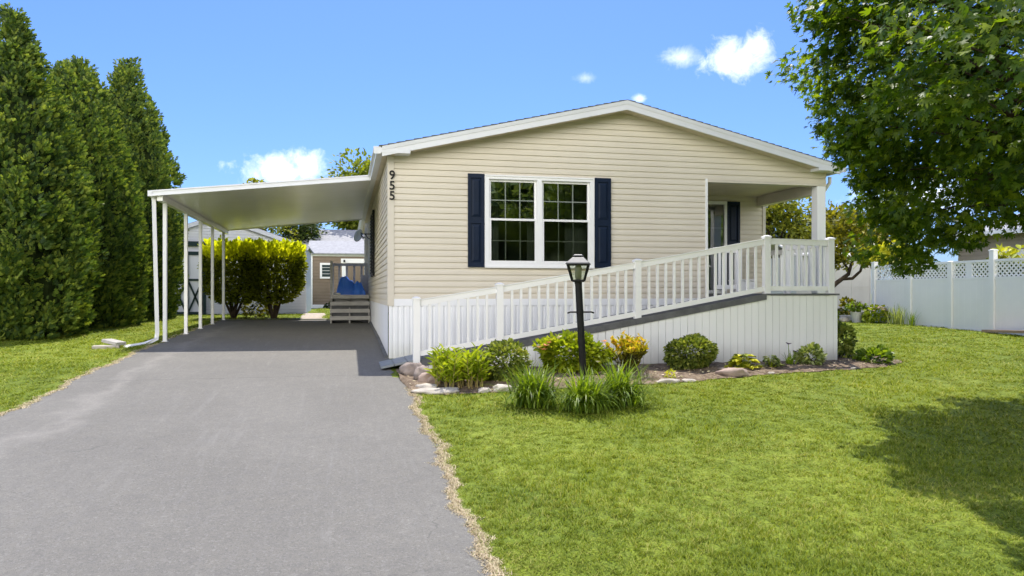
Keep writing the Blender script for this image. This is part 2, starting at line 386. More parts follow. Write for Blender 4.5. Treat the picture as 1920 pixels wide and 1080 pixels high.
# (azimuth from view axis, elevation, half width, half height, density) in degrees: small fair-weather cumulus
for az, el, hw, hh, dn in ((-17.3, 8.9, 3.6, 1.5, 1.0), (-15.6, 9.6, 1.6, 1.2, 1.0), (16.9, 16.8, 2.7, 1.5, 1.1), (18.1, 17.3, 1.5, 1.4, 1.0), (12.6, 17.2, 1.7, .85, .62), (5.7, 16.0, 1.1, .45, .4), (9.7, 14.4, .6, .4, .7),
                           (29, 6.5, 5, 1.6, .8), (-45, 14, 7, 2.5, 1), (55, 22, 8, 3, 1)):
    a = fwd_az+math.radians(az); e = math.radians(el)
    c = Vector((math.sin(a)*math.cos(e), math.cos(a)*math.cos(e), math.sin(e)))
    e1 = Vector((math.cos(a), -math.sin(a), 0)); e2 = e1.cross(c)
    ds = []
    for vec in (e1/math.radians(hw), e2/math.radians(hh), c):
        d = k.n('ShaderNodeVectorMath', operation='DOT_PRODUCT'); d.inputs[1].default_value = vec; k.l(gen, d.inputs[0]); ds.append(d.outputs['Value'])
    r2 = k.math('ADD', k.math('MULTIPLY', ds[0], ds[0]), k.math('MULTIPLY', ds[1], ds[1]))
    v = k.math('ADD', k.math('SUBTRACT', 1.0, k.math('POWER', r2, .5)), k.math('MULTIPLY', nz, .72))
    v = k.math('MULTIPLY', k.math('MULTIPLY', v, .95, clamp=True), dn)
    v = k.math('MULTIPLY', v, k.math('GREATER_THAN', ds[2], 0))
    cmask = v if cmask is None else k.math('MAXIMUM', cmask, v)
skyc = k.mix(1.0, sky.outputs[0], (.40, .555, .90), 'MULTIPLY')
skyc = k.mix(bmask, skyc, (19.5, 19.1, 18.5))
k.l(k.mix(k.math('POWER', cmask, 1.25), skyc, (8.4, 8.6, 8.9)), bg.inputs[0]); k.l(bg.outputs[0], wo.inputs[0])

sl = bpy.data.lights.new('sun', 'SUN'); sl.energy = 4.1; sl.angle = math.radians(.53); sl.color = (1, .955, .88)
so = bpy.data.objects.new('sun', sl); so.rotation_euler = SUN.to_track_quat('Z', 'Y').to_euler(); so.location = (5, 20, 30); col.objects.link(so)

cd = bpy.data.cameras.new('camera'); cam = bpy.data.objects.new('camera', cd); col.objects.link(cam); scene.camera = cam
cam.location = (-.7655, -12.3287, 1.0631); cam.rotation_euler = (PI/2, 0, -math.radians(12.5635))
cd.sensor_width = 36; cd.lens = 26.25; cd.shift_y = 10/1920; cd.clip_end = 2000; cd.clip_start = .05
scene.view_settings.view_transform = 'Standard'; scene.view_settings.look = 'None'
scene.view_settings.exposure = 0.64; scene.view_settings.gamma = 1
scene.render.engine = 'CYCLES'
scene.cycles.max_bounces = 8; scene.cycles.transparent_max_bounces = 12; scene.cycles.diffuse_bounces = 4
scene.cycles.use_denoising = True

# ------------------------------------------------------------------ ground, driveway, bed, path
def sheet(name, xs, ys, dz, m, kind='structure'):
    mb = MB()
    for i in range(len(ys)-1):
        for j in range(len(xs)-1):
            q = [(xs[j], ys[i]), (xs[j+1], ys[i]), (xs[j+1], ys[i+1]), (xs[j], ys[i+1])]
            mb.quad(*[(x, y, gz(x, y)+dz) for x, y in q])
    o = mb.build(name, m); tag(o, kind=kind); return o
sheet('ground', [-600, -60, -20, 20, 60, 600], [-600, -60, -16, -1, 3, 10.5, 40, 120, 900], 0, m_lawn)
def strip(name, left, right, ys, dz, m):
    """ground-hugging sheet between two edges given as functions of y"""
    mb = MB()
    for a, b in zip(ys[:-1], ys[1:]):
        mb.quad((left(a), a, gz(0, a)+dz), (right(a), a, gz(0, a)+dz), (right(b), b, gz(0, b)+dz), (left(b), b, gz(0, b)+dz))
    return tag(mb.build(name, m), kind='structure')
wob = lambda y, s: .03*math.sin(y*2.3+s)+.026*math.sin(y*6.1+2*s)+.016*math.sin(y*17+s)+.01*math.sin(y*37+3*s)
ys = sorted(set([-16+.1*i for i in range(263)]+[-16.0, -1.0, 3.0]))
ys = [round(y, 3) for y in ys if y <= 10.2]
strip('driveway', lambda y: -4.2+wob(y, 1), lambda y: (.02 if y < -1.9 else -.10)+wob(y, 2), ys, .006, m_asphalt)
tag(sheet('street', [-200, 200], [-26, -19, -16.02], .006, m_asphalt))
strip('kerb_strip', lambda y: -4.3, lambda y: -1.25, [10.2, 10.27, 10.36], .02, m_concrete)
strip('path', lambda y: -2.15-.06*math.sin(y), lambda y: -1.45+.05*math.sin(2*y), [10.36, 10.5, 11.5, 12.5, 13.5, 14.5, 15.3], .012, m_gravel)

def bed_front(x):
    return float(np.interp(x, [-.05, .05, .4, .9, 1.6, 2.6, 3.5, 4.1, 4.64, 5.4, 6.2, 7.0, 7.7, 8.3], [-2.2, -3.15, -3.25, -3.22, -3.1, -3.0, -2.93, -2.78, -2.65, -2.45, -2.32, -2.2, -2.05, -1.6]))
mb = MB(); xs = [round(-.05+.09*i, 3) for i in range(94)]
nx = len(xs); grid = []
for x in xs:
    f = bed_front(x)+.025*math.sin(x*9)+.02*math.sin(x*23); b = -1.3 if x < 7.3 else -.6
    cols_ = []
    for t in (0, .08, .25, .5, .75, 1):
        y = f+(b-f)*t; h = .012+(.05*math.sin(PI*min(1, t*1.4))*(.6+.4*math.sin(x*5+t*7)) if 0 < t else 0)+(.012*random.random() if t else 0)
        cols_.append((x, y, gz(x, y)+h))
    grid.append(cols_)
for i in range(nx-1):
    for j in range(5): mb.quad(grid[i][j], grid[i+1][j], grid[i+1][j+1], grid[i][j+1])
tag(mb.build('planting_bed', m_soil, smooth=True), kind='structure')

# lawn blades -----------------------------------------------------------------
def tuft(n, seed, h=.05, lean=.6, wd=.006):
    r = random.Random(seed); v = []; f = []
    for i in range(n):
        a = r.uniform(0, 2*PI); b = (r.uniform(-.5, .5)*.06, r.uniform(-.5, .5)*.06)
        hh = h*r.uniform(.6, 1.25); l = hh*lean*r.uniform(.2, 1.3); d = (math.cos(a), math.sin(a)); s = (-d[1]*wd/2, d[0]*wd/2)
        i0 = len(v)
        v += [(b[0]-s[0], b[1]-s[1], 0), (b[0]+s[0], b[1]+s[1], 0), (b[0]+d[0]*l*.4+s[0]*.8, b[1]+d[1]*l*.4+s[1]*.8, hh*.65), (b[0]+d[0]*l*.4-s[0]*.8, b[1]+d[1]*l*.4-s[1]*.8, hh*.65), (b[0]+d[0]*l, b[1]+d[1]*l, hh)]
        f += [(i0, i0+1, i0+2, i0+3), (i0+3, i0+2, i0+4)]
    return v, f
def inside_lawn(x, y):
    k_ = np.ones(len(x), bool)
    k_ &= ~((x > -4.27) & (x < .06) & (y < 10.4))
    k_ &= ~((x > -.1) & (x < 8.0) & (y > -1.3))
    bf = np.interp(x, [-.05, .05, .4, .9, 1.6, 2.6, 3.5, 4.1, 4.64, 5.4, 6.2, 7.0, 7.7, 8.3], [-2.2, -3.15, -3.25, -3.22, -3.1, -3.0, -2.93, -2.78, -2.65, -2.45, -2.32, -2.2, -2.05, -1.6])
    k_ &= ~((x > -.1) & (x < 8.2) & (y > bf) & (y < -.5))
    k_ &= ~((x > -2.2) & (x < -1.4) & (y > 10.3) & (y < 15.3))
    k_ &= ~((x > -8) & (x < -2) & (y > 14.9)); k_ &= y > -15.8
    return k_
def scatter_polar(n, r0, r1, a0, a1):
    r = r0*np.exp(rng.random(n)*math.log(r1/r0)); a = np.radians(a0+(a1-a0)*rng.random(n))
    return -.77+r*np.sin(a), -12.33+r*np.cos(a), r
def rotz(a):
    R = np.zeros((len(a), 3, 3)); R[:, 0, 0] = np.cos(a); R[:, 0, 1] = -np.sin(a); R[:, 1, 0] = np.sin(a); R[:, 1, 1] = np.cos(a); R[:, 2, 2] = 1
    return R
x, y, r = scatter_polar(118000, 3.2, 36, -55, 75)
ok = inside_lawn(x, y); x, y, r = x[ok], y[ok], r[ok]
sc = np.stack([np.clip(r/7, .8, 4.0), np.clip(r/7, .8, 4.0), np.clip(.55+r*.03, .6, 1.0)], 1)*rng.uniform(.75, 1.25, (len(x), 1))
lift = np.where(rng.random(len(x)) < .05, 1.35, 1.0)*np.clip(.85+.3*np.sin(x*2.1+np.sin(y*1.3))*np.sin(y*1.9+2), .6, 1.3); sc[:, 2] *= lift
tv, tf = tuft(7, 3, .040, 1.15, .0066)
o = inst_mesh('lawn_grass', tv, tf, np.stack([x, y, gz_np(y)-.004], 1), rotz(rng.random(len(x))*2*PI), sc, m_blade)
tag(o, 'short mown yellow-green grass covering the lawn', 'grass', kind='stuff')
# straw-dry fringe along both driveway edges
wob_np = lambda y, s: .03*np.sin(y*2.3+s)+.026*np.sin(y*6.1+2*s)+.016*np.sin(y*17+s)+.01*np.sin(y*37+3*s)
def fringe(xc, n, y0, y1):
    y = y0+(y1-y0)*rng.random(n); wdt = .55+.45*np.sin(y*1.7)*np.sin(y*4.1+1)+.25*np.sin(y*11)
    return xc+rng.normal(0, 1, n)*(.010+.020*np.abs(wdt))+wob_np(y, 2 if xc > -1 else 1), y
xa, ya = fringe(.035, 5600, -9.8, -2.1); xb, yb = fringe(-4.225, 3600, -9, 2.6); xc_, yc_ = fringe(-4.24, 700, 2.6, 10)
x = np.concatenate([xa, xb, xc_]); y = np.concatenate([ya, yb, yc_])
tv, tf = tuft(6, 5, .014, 2.4, .006)
o = inst_mesh('dry_grass_fringe', tv, tf, np.stack([x, y, gz_np(y)+.005], 1), rotz(rng.random(len(x))*2*PI), rng.uniform(.4, .95, (len(x), 1)), m_straw)
tag(o, 'straw-coloured dead grass fringe along the driveway edges', 'dry grass', kind='stuff')

# ------------------------------------------------------------------ the mobile home
XL, XR, XM = -.08, 7.98, 3.95
rtop = lambda x: 4.378-.232*abs(x-XM)
home = thing('mobile_home', 'cream mobile home with gable front, navy shutters and recessed corner porch', 'house', (4, 0, 0))
CH = .1016
def siding(mb, spans, z0, z1, put, breaks=(), ch=CH):
    """lap siding: put(u, off, z) gives a point; spans(z) lists (u0, u1) intervals; off is how far it stands proud"""
    def off(t): return float(np.interp(t, [0, .5, .64, .88, .9, 1], [.018, .0155, .011, .006, .001, .001]))
    nC = int(math.ceil((z1-z0)/ch))
    for i in range(nC):
        a = z0+i*ch; b = min(a+ch, z1)
        lv = sorted(set([a, a+.5*ch, a+.64*ch, a+.88*ch, a+.9*ch, b]+[z for z in breaks if a < z < b])); lv = [q for q in lv if q <= b+1e-9]
        for p, q in zip(lv[:-1], lv[1:]):
            m_ = (p+q)/2
            sp, sq = spans(p+1e-4 if p+1e-4 < m_ else p, m_), spans(q-1e-4, m_)
            for (u0, u1), (v0, v1) in zip(sp, sq):
                mb.quad(put(u0, off((p-a)/ch), p), put(u1, off((p-a)/ch), p), put(v1, off((q-a)/ch), q), put(v0, off((q-a)/ch), q))
                if p == a: mb.quad(put(u0, .001, a), put(u1, .001, a), put(u1, .018, a), put(u0, .018, a))
WX0, WX1, WZ0, WZ1 = 1.54, 3.40, 1.53, 3.02
def front_spans(z, m_):
    zt = rtop(XL)-.06
    if z <= zt: l, r_ = XL+.08, XR
    else:
        d = max(0.02, (4.378-.06-z)/.232); l, r_ = max(XL+.08, XM-d), min(XR, XM+d)
    if m_ < 3.10: r_ = min(r_, 5.545)
    if WZ0 < m_ < WZ1: return [(l, WX0), (WX1, r_)]
    return [(l, r_)]
mb = MB(); siding(mb, front_spans, .97, 4.28, lambda u, o_, z: (u, -o_, z), (WZ0, WZ1, 3.10)); mb.build('front_wall', m_siding, home)
mb = MB(); siding(mb, lambda z, m_: [(0.0, 16.)], .86, 3.3, lambda u, o_, z: (XL-o_, u, z)); mb.build('side_wall', m_siding, home)
mb = MB(); siding(mb, lambda z, m_: [(2.1, 16.)], .86, 3.3, lambda u, o_, z: (XR+o_, u, z)); mb.build('side_wall', m_siding, home)
mb = MB(); siding(mb, lambda z, m_: [(5.545, XR)], 1.0, 3.14, lambda u, o_, z: (u, 2.1-o_, z)); mb.build('porch_wall', m_siding, home)
mb = MB(); siding(mb, lambda z, m_: [(0.02, 2.1)], 1.0, 3.14, lambda u, o_, z: (5.545+o_, u, z)); mb.build('porch_wall', m_siding, home)
# hidden shell that closes the house: back wall, floor
mb = MB(); mb.box(XL+.01, XR-.01, 15.9, 16, .3, 3.35); mb.build('back_wall', m_siding, home)
# corner posts
mb = MB(); mb.box(XL-.02, XL+.085, -.024, .09, .86, 3.3); mb.build('corner_trim', m_trim_tan, home)
mb = MB(); mb.box(5.53, 5.575, -.022, .03, .97, 3.12); mb.build('corner_trim', m_white, home)
mb = MB(); mb.box(7.93, 8.0, 2.07, 2.13, .97, 3.12); mb.build('corner_trim', m_trim_tan, home)
# porch ceiling, header, beam, column, floor
mb = MB(); mb.box(5.57, XR-.02, .03, 2.09, 3.125, 3.15); mb.build('porch_ceiling', m_soffit, home)
mb = MB(); mb.box(5.575, XR, -.025, .14, 3.06, 3.10); mb.build('header_trim', m_trim_tan, home)
mb = MB(); mb.box(7.80, 7.96, .2, 2.07, 2.92, 3.12); mb.build('side_beam', m_trim_tan, home)
mb = MB(); mb.box(7.79, 7.97, -.02, .16, 1.06, 3.058); mb.build('column', m_white, home, bevel=.008)
mb = MB(); mb.box(5.58, 7.97, .02, 2.08, .98, 1.055); mb.build('porch_floor', m_deck, home)
# roof slabs, shingles, fascia, soffit, eave returns, gutters
Y0, Y1 = -.25, 16.2
for s in (-1, 1):
    xe = XM+s*4.17
    def slab(y0, y1, ta, tb, x0=XM, x1=xe):
        m2 = MB()
        m2.hexa([(x0, y0, rtop(x0)-tb), (x1, y0, rtop(x1)-tb), (x1, y1, rtop(x1)-tb), (x0, y1, rtop(x0)-tb)][::s], [(x0, y0, rtop(x0)-ta), (x1, y0, rtop(x1)-ta), (x1, y1, rtop(x1)-ta), (x0, y1, rtop(x0)-ta)][::s]); return m2
    rf = slab(Y0+.02, Y1, .004, .05).build('roof', m_shingle, home)
    # shingle courses: thin overlapping strips so the rake edge reads stepped
    m2 = MB(); n = 30
    for i in range(n):
        a = XM+s*(4.19*i/n); b = XM+s*(4.19*(i+1.06)/n)
        m2.hexa([(a, Y0-.03, rtop(a)-.003), (b, Y0-.03, rtop(b)+.004), (b, Y1, rtop(b)+.004), (a, Y1, rtop(a)-.003)][::s], [(a, Y0-.03, rtop(a)+.004), (b, Y0-.03, rtop(b)+.018), (b, Y1, rtop(b)+.018), (a, Y1, rtop(a)+.004)][::s])
    m2.build('shingles', m_shingle, rf)
    x0, x1 = XM, xe
    # the board keeps its full height down the slope
    m3 = MB()
    xk = XM+s*4.15
    m3.hexa([(x0, Y0-.02, rtop(x0)-.165), (xk, Y0-.02, rtop(xk)-.165), (xk, Y0+.018, rtop(xk)-.165), (x0, Y0+.018, rtop(x0)-.165)][::s], [(x0, Y0-.02, rtop(x0)-.006), (xk, Y0-.02, rtop(xk)-.006), (xk, Y0+.018, rtop(xk)-.006), (x0, Y0+.018, rtop(x0)-.006)][::s])
    fa = m3.build('rake_fascia', m_fascia, home)
    m4 = MB(); m4.hexa([(x0, Y0-.027, rtop(x0)-.07), (xk, Y0-.027, rtop(xk)-.07), (xk, Y0-.0205, rtop(xk)-.07), (x0, Y0-.0205, rtop(x0)-.07)][::s], [(x0, Y0-.035, rtop(x0)-.008), (xk, Y0-.035, rtop(xk)-.008), (xk, Y0-.0205, rtop(xk)-.008), (x0, Y0-.0205, rtop(x0)-.008)][::s])
    m4.build('drip_edge', m_fascia, fa)
    # soffit under the rake, ribbed
    ms = MB(); nn = 70
    for i in range(nn):
        a = XM+s*4.0*i/nn; b = XM+s*4.0*(i+.86)/nn; c = XM+s*4.0*(i+1)/nn
        ms.quad((a, Y0+.02, rtop(a)-.158), (b, Y0+.02, rtop(b)-.158), (b, -.003, rtop(b)-.158), (a, -.003, rtop(a)-.158))
        ms.quad((b, Y0+.02, rtop(b)-.152), (c, Y0+.02, rtop(c)-.152), (c, -.003, rtop(c)-.152), (b, -.003, rtop(b)-.152))
    ms.build('rake_soffit', m_soffit, home)
    # eave box (return) at the front corner
    xi = XM+s*3.70; mr = MB(); zb = 3.308
    mr.hexa([(xi, Y0-.024, zb), (xk+s*.02, Y0-.024, zb), (xk+s*.02, 0, zb), (xi, 0, zb)][::s], [(xi, Y0-.024, rtop(xi)-.15), (xk+s*.02, Y0-.024, rtop(xk)-.03), (xk+s*.02, 0, rtop(xk)-.03), (xi, 0, rtop(xi)-.15)][::s])
    mr.build('eave_return', m_fascia, home)
    # eave fascia + soffit running back
    me_ = MB(); xa = XM+s*4.13
    me_.box(min(xa, xa+s*.03), max(xa, xa+s*.03), .001, Y1, zb+.004, rtop(xa)-.06); me_.build('eave_fascia', m_fascia, home)
    me_ = MB(); xw = XL if s < 0 else XR
    me_.quad((xw, .001, zb+.006), (xa, .001, zb+.006), (xa, Y1, zb+.006), (xw, Y1, zb+.006)); me_.build('eave_soffit', m_soffit, home)
    g = MB(); xg = XM+s*4.165; zt = rtop(xg)-.005
    prof = [(0, -.115), (.07, -.115), (.075, -.06), (.115, -.03), (.115, 0), (.105, 0), (.105, -.024), (.066, -.055), (.062, -.107), (.006, -.107), (.006, 0), (0, 0)]
    b0 = [(xg+s*a, Y0+.0, zt+b) for a, b in prof]; b1 = [(xg+s*a, Y1, zt+b) for a, b in prof]
    if s > 0: b0, b1 = b0, b1
    g.hexa(b0[::-s], b1[::-s]); g.box(min(xg, xg+s*.115), max(xg, xg+s*.115), Y0-.005, Y0+.002, zt-.115, zt); g.build('gutter', m_fascia, home)
mb = MB()
mb.tube([(8.14, .1, 3.25), (8.14, .1, 3.15), (8.06, .2, 2.95), (8.05, .22, .3)], .035, 6); mb.build('downspout', m_white, home)
# skirting
mb = MB()
x = XL
while x < 5.5:
    for w_, dy in ((.052, -.012), (.006, 0), (.03, .0), (.006, -.012)):
        x2 = x+w_; ya_ = -.012 if w_ == .052 else (0 if w_ == .03 else None)
        if w_ == .006: a_, b_ = ((-.012, 0.0) if dy == 0 else (0.0, -.012))
        else: a_ = b_ = ya_
        mb.quad((x, a_, gz(x, 0)-.05), (x2, b_, gz(x, 0)-.05), (x2, b_, .86), (x, a_, .86)); x = x2
mb.build('skirting', m_skirt, home)
mb = MB(); mb.box(XL+.087, 5.53, -.02, .01, .856, .972); mb.build('skirting_band', m_skirt, home)
mb = MB(); y = 0.
while y < 16:
    a_ = XL-.012; y2 = y+.19
    mb.quad((a_, y, gz(0, y)-.05), (a_, y2, gz(0, y2)-.05), (a_, y2, .862), (a_, y, .862)); mb.quad((a_, y2, gz(0, y2)-.05), (XL-.004, y2+.005, gz(0, y2)-.05), (XL-.004, y2+.005, .862), (a_, y2, .862))
    mb.quad((XL-.004, y2+.005, 0), (a_, y2+.01, 0), (a_, y2+.01, .862), (XL-.004, y2+.005, .862)); y = y2+.01
mb.build('skirting', m_skirt, home)
mb = MB()
for a, b in ((-.02, 3), (3, 10.4)): mb.hexa([(XL-.07, a, gz(0, a)-.02), (XL-.015, a, gz(0, a)-.02), (XL-.015, b, gz(0, b)-.02), (XL-.07, b, gz(0, b)-.02)], [(XL-.06, a, gz(0, a)+.05), (XL-.015, a, gz(0, a)+.05), (XL-.015, b, gz(0, b)+.05), (XL-.06, b, gz(0, b)+.05)])
mb.build('base_edging', m_deck, home)
mb = MB(); mb.box(XR-.02, XR, 2.1, 16, .0, .87); mb.build('skirting', m_skirt, home)

# dim room behind the front window
mb = MB(); rx0, rx1, ry0, ry1, rz0, rz1 = .1, 5.4, .12, 4.5, 1.0, 3.2
mb.quad((rx0, ry1, rz0), (rx1, ry1, rz0), (rx1, ry1, rz1), (rx0, ry1, rz1)); mb.quad((rx0, ry0, rz0), (rx0, ry1, rz0), (rx0, ry1, rz1), (rx0, ry0, rz1))
mb.quad((rx1, ry0, rz0), (rx1, ry0, rz1), (rx1, ry1, rz1), (rx1, ry1, rz0)); mb.quad((rx0, ry0, rz0), (rx1, ry0, rz0), (rx1, ry1, rz0), (rx0, ry1, rz0)); mb.quad((rx0, ry0, rz1), (rx0, ry1, rz1), (rx1, ry1, rz1), (rx1, ry0, rz1))
mb.quad((rx0, .1, rz0), (WX0, .1, rz0), (WX0, .1, rz1), (rx0, .1, rz1)); mb.quad((WX1, .1, rz0), (rx1, .1, rz0), (rx1, .1, rz1), (WX1, .1, rz1)); mb.quad((WX0, .1, rz0), (WX1, .1, rz0), (WX1, .1, WZ0), (WX0, .1, WZ0)); mb.quad((WX0, .1, WZ1), (WX1, .1, WZ1), (WX1, .1, rz1), (WX0, .1, rz1))
mb.build('interior_wall', m_room, home)

# double-hung window: frame, two units, each with two sashes
win = MB()
fx0, fx1, fz0, fz1 = 1.505, 3.432, 1.49, 3.052
for a, b, c, d in ((fx0, fx1, fz0, fz0+.085), (fx0, fx1, fz1-.07, fz1), (fx0, fx0+.075, fz0+.085, fz1-.07), (fx1-.075, fx1, fz0+.085, fz1-.07), (2.41, 2.495, fz0+.085, fz1-.07)):
    win.box(a, b, -.045, .1, c, d)
win.box(fx0+.001, fx1-.001, -.056, -.0455, fz1-.025, fz1-.002); win.box(fx0+.001, fx1-.001, -.058, -.0455, fz0+.002, fz0+.03)
window = win.build('window', m_white, home)
def sash(x0, x1, z0, z1, yf, glassm, parent, cols_=3, rows=2, fr=.036, mo=.022, mm=None):
    m2 = MB()
    for a, b, c, d in ((x0, x1, z0, z0+fr), (x0, x1, z1-fr, z1), (x0, x0+fr, z0+fr, z1-fr), (x1-fr, x1, z0+fr, z1-fr)): m2.box(a, b, yf, yf+.035, c, d)
    s_ = m2.build('sash', m_white, parent)
    g_ = MB(); g_.quad((x0+fr, yf+.018, z0+fr), (x1-fr, yf+.018, z0+fr), (x1-fr, yf+.018, z1-fr), (x0+fr, yf+.018, z1-fr)); g_.build('pane', glassm, s_ if parent.parent is None else parent)
    mt = MB(); wx = (x1-x0-2*fr)/cols_; wz = (z1-z0-2*fr)/rows
    for i in range(1, cols_): xx = x0+fr+wx*i; mt.box(xx-.008, xx+.008, yf+mo, yf+mo+.008, z0+fr, z1-fr)
    for i in range(1, rows): zz = z0+fr+wz*i; mt.box(x0+fr, x1-fr, yf+mo+.0015, yf+mo+.007, zz-.008, zz+.008)
    mt.build('muntins', mm or m_muntin, parent)
m_muntin = mat('muntin_between_glass', (.92, .93, .88), None, 4, .5)
m_bars = mat('grey_window_bar', (.25, .28, .24), None, 4, .5)
for x0, x1 in ((1.582, 2.408), (2.497, 3.355)):
    sash(x0, x1, 2.29, 2.98, 0.0, m_glass, window, mo=.008, mm=m_bars); sash(x0, x1, 1.577, 2.325, -.036, m_glass_low, window)
# curtains hanging just inside
for cx0, cx1, n in ((1.56, 1.80, 8), (2.30, 2.62, 9), (2.98, 3.38, 14)):
    mb = MB(); pts = [(cx0+(cx1-cx0)*i/(4*n), .24+.025*math.sin(i*PI/2+.3*math.sin(i))) for i in range(4*n+1)]
    for (a, b), (c, d) in zip(pts[:-1], pts[1:]): mb.quad((a, b, 1.3), (c, d, 1.3), (c, d, 3.1), (a, b, 3.1))
    mb.build('curtain', m_curtain, window, smooth=True)
# shutters
def shutter(x0, x1, z0, z1, y, parent, splits=(.5,)):
    m2 = MB(); st = .05; zs = [z0]+[z0+(z1-z0)*q for q in splits]+[z1]
    m2.box(x0, x0+st, y-.035, y, z0, z1); m2.box(x1-st, x1, y-.035, y, z0, z1)
    for i, zz in enumerate(zs):
        lo, hi = (zz, zz+.07) if i == 0 else ((zz-.07, zz) if i == len(zs)-1 else (zz-.05, zz+.05)); m2.box(x0+st, x1-st, y-.034, y, lo, hi)
    for i in range(len(zs)-1):
        lo = zs[i]+(.07 if i == 0 else .05); hi = zs[i+1]-(.07 if i == len(zs)-2 else .05)
        m2.box(x0+st, x1-st, y-.014, y, lo, hi)
        b = [(x0+st+.012, y-.0145, lo+.012), (x1-st-.012, y-.0145, lo+.012), (x1-st-.012, y-.0145, hi-.012), (x0+st+.012, y-.0145, hi-.012)]
        t = [(x0+st+.045, y-.029, lo+.05), (x1-st-.045, y-.029, lo+.05), (x1-st-.045, y-.029, hi-.05), (x0+st+.045, y-.029, hi-.05)]
        m2.hexa(b, t)
    return m2.build('shutter', m_navy, parent)
shutter(1.222, 1.497, 1.502, 3.06, -.018, home); shutter(3.442, 3.733, 1.502, 3.06, -.018, home)
# porch glass door with its shutter
pw = MB()
for a, b, c, d in ((6.08, 7.075, 1.06, 1.13), (6.08, 7.075, 2.93, 3.0), (6.08, 6.15, 1.13, 2.93), (7.015, 7.075, 1.13, 2.93)): pw.box(a, b, 2.03, 2.1, c, d)
pdoor = pw.build('porch_window', m_white, home)
mb = MB(); mb.quad((6.15, 2.06, 1.13), (7.015, 2.06, 1.13), (7.015, 2.06, 2.93), (6.15, 2.06, 2.93)); mb.build('pane', m_glass, pdoor)
mb = MB()
for xx in (6.44, 6.72): mb.box(xx-.008, xx+.008, 2.062, 2.07, 1.95, 2.93)
mb.box(6.15, 7.015, 2.0615, 2.0695, 2.43, 2.446); mb.box(6.15, 7.015, 2.045, 2.075, 1.915, 1.95); mb.build('muntins', m_muntin, pdoor)
mb = MB(); mb.box(6.1, 7.05, 2.079, 2.0805, 1.08, 2.97); mb.build('backing', m_room, pdoor)
mb = MB()
for i in range(4):
    x0 = 6.2+.2*i; mb.quad((x0, 2.072+.004*(i % 2), 1.95), (x0+.2, 2.072+.004*((i+1) % 2), 1.95), (x0+.2, 2.072+.004*((i+1) % 2), 2.9), (x0, 2.072+.004*(i % 2), 2.9))
mb.build('curtain', mat('porch_curtain', (.60, .62, .52), (.36, .40, .30), 4, .8), pdoor)
shutter(7.085, 7.385, 1.2, 3.0, 2.078, home)
# side window under the carport: dark shutters seen edge-on
mb = MB(); mb.box(XL-.045, XL, 5.95, 6.7, 1.5, 3.02); sw = mb.build('window', m_white, home)
mb = MB(); mb.box(XL-.047, XL-.046, 6.02, 6.63, 1.57, 2.95); mb.build('pane', m_black, sw)
for a in (5.6, 6.72):
    mb = MB(); mb.box(XL-.065, XL-.017, a, a+.33, 1.48, 3.04)
    for i in range(19): mb.box(XL-.078, XL-.0655, a+.04, a+.29, 1.55+i*.077, 1.585+i*.077)
    mb.build('shutter', m_black, home)
# plant-hanger bracket on the side wall
mb = MB(); mb.bar((XL-.02, 6.85, 2.56), (XL-.27, 6.85, 2.56), .022, .022); mb.box(XL-.035, XL-.016, 6.82, 6.88, 2.40, 2.64)
mb.tube([(XL-.03, 6.85, 2.42), (XL-.13, 6.85, 2.45), (XL-.2, 6.85, 2.55)], .01, 6); mb.tube([(XL-.27, 6.85, 2.56), (XL-.31, 6.85, 2.60), (XL-.30, 6.85, 2.52), (XL-.26, 6.85, 2.48), (XL-.25, 6.85, 2.42)], .012, 6)
mb.build('hanger_bracket', m_black, home)
# house number 955, one digit under the other on the corner post
def text_mesh(ch, size, depth):
    cu = bpy.data.curves.new('digit', 'FONT'); cu.body = ch; cu.size = size; cu.extrude = depth; cu.offset = .003; cu.align_x = 'CENTER'; cu.align_y = 'CENTER'; cu.resolution_u = 6
    ob = bpy.data.objects.new('digit', cu); col.objects.link(ob)
    dg = bpy.context.evaluated_depsgraph_get(); me = bpy.data.meshes.new_from_object(ob.evaluated_get(dg))
    bpy.data.objects.remove(ob); return me
num = None
for i, (ch, zz) in enumerate((('9', 2.985), ('5', 2.815), ('5', 2.65))):
    me = text_mesh(ch, .20, .006); me.transform(Matrix.Translation((XL+.055, -.034, zz)) @ Matrix.Rotation(PI/2, 4, 'X'))
    me.materials.clear(); me.materials.append(m_black); link('house_number', me, home)

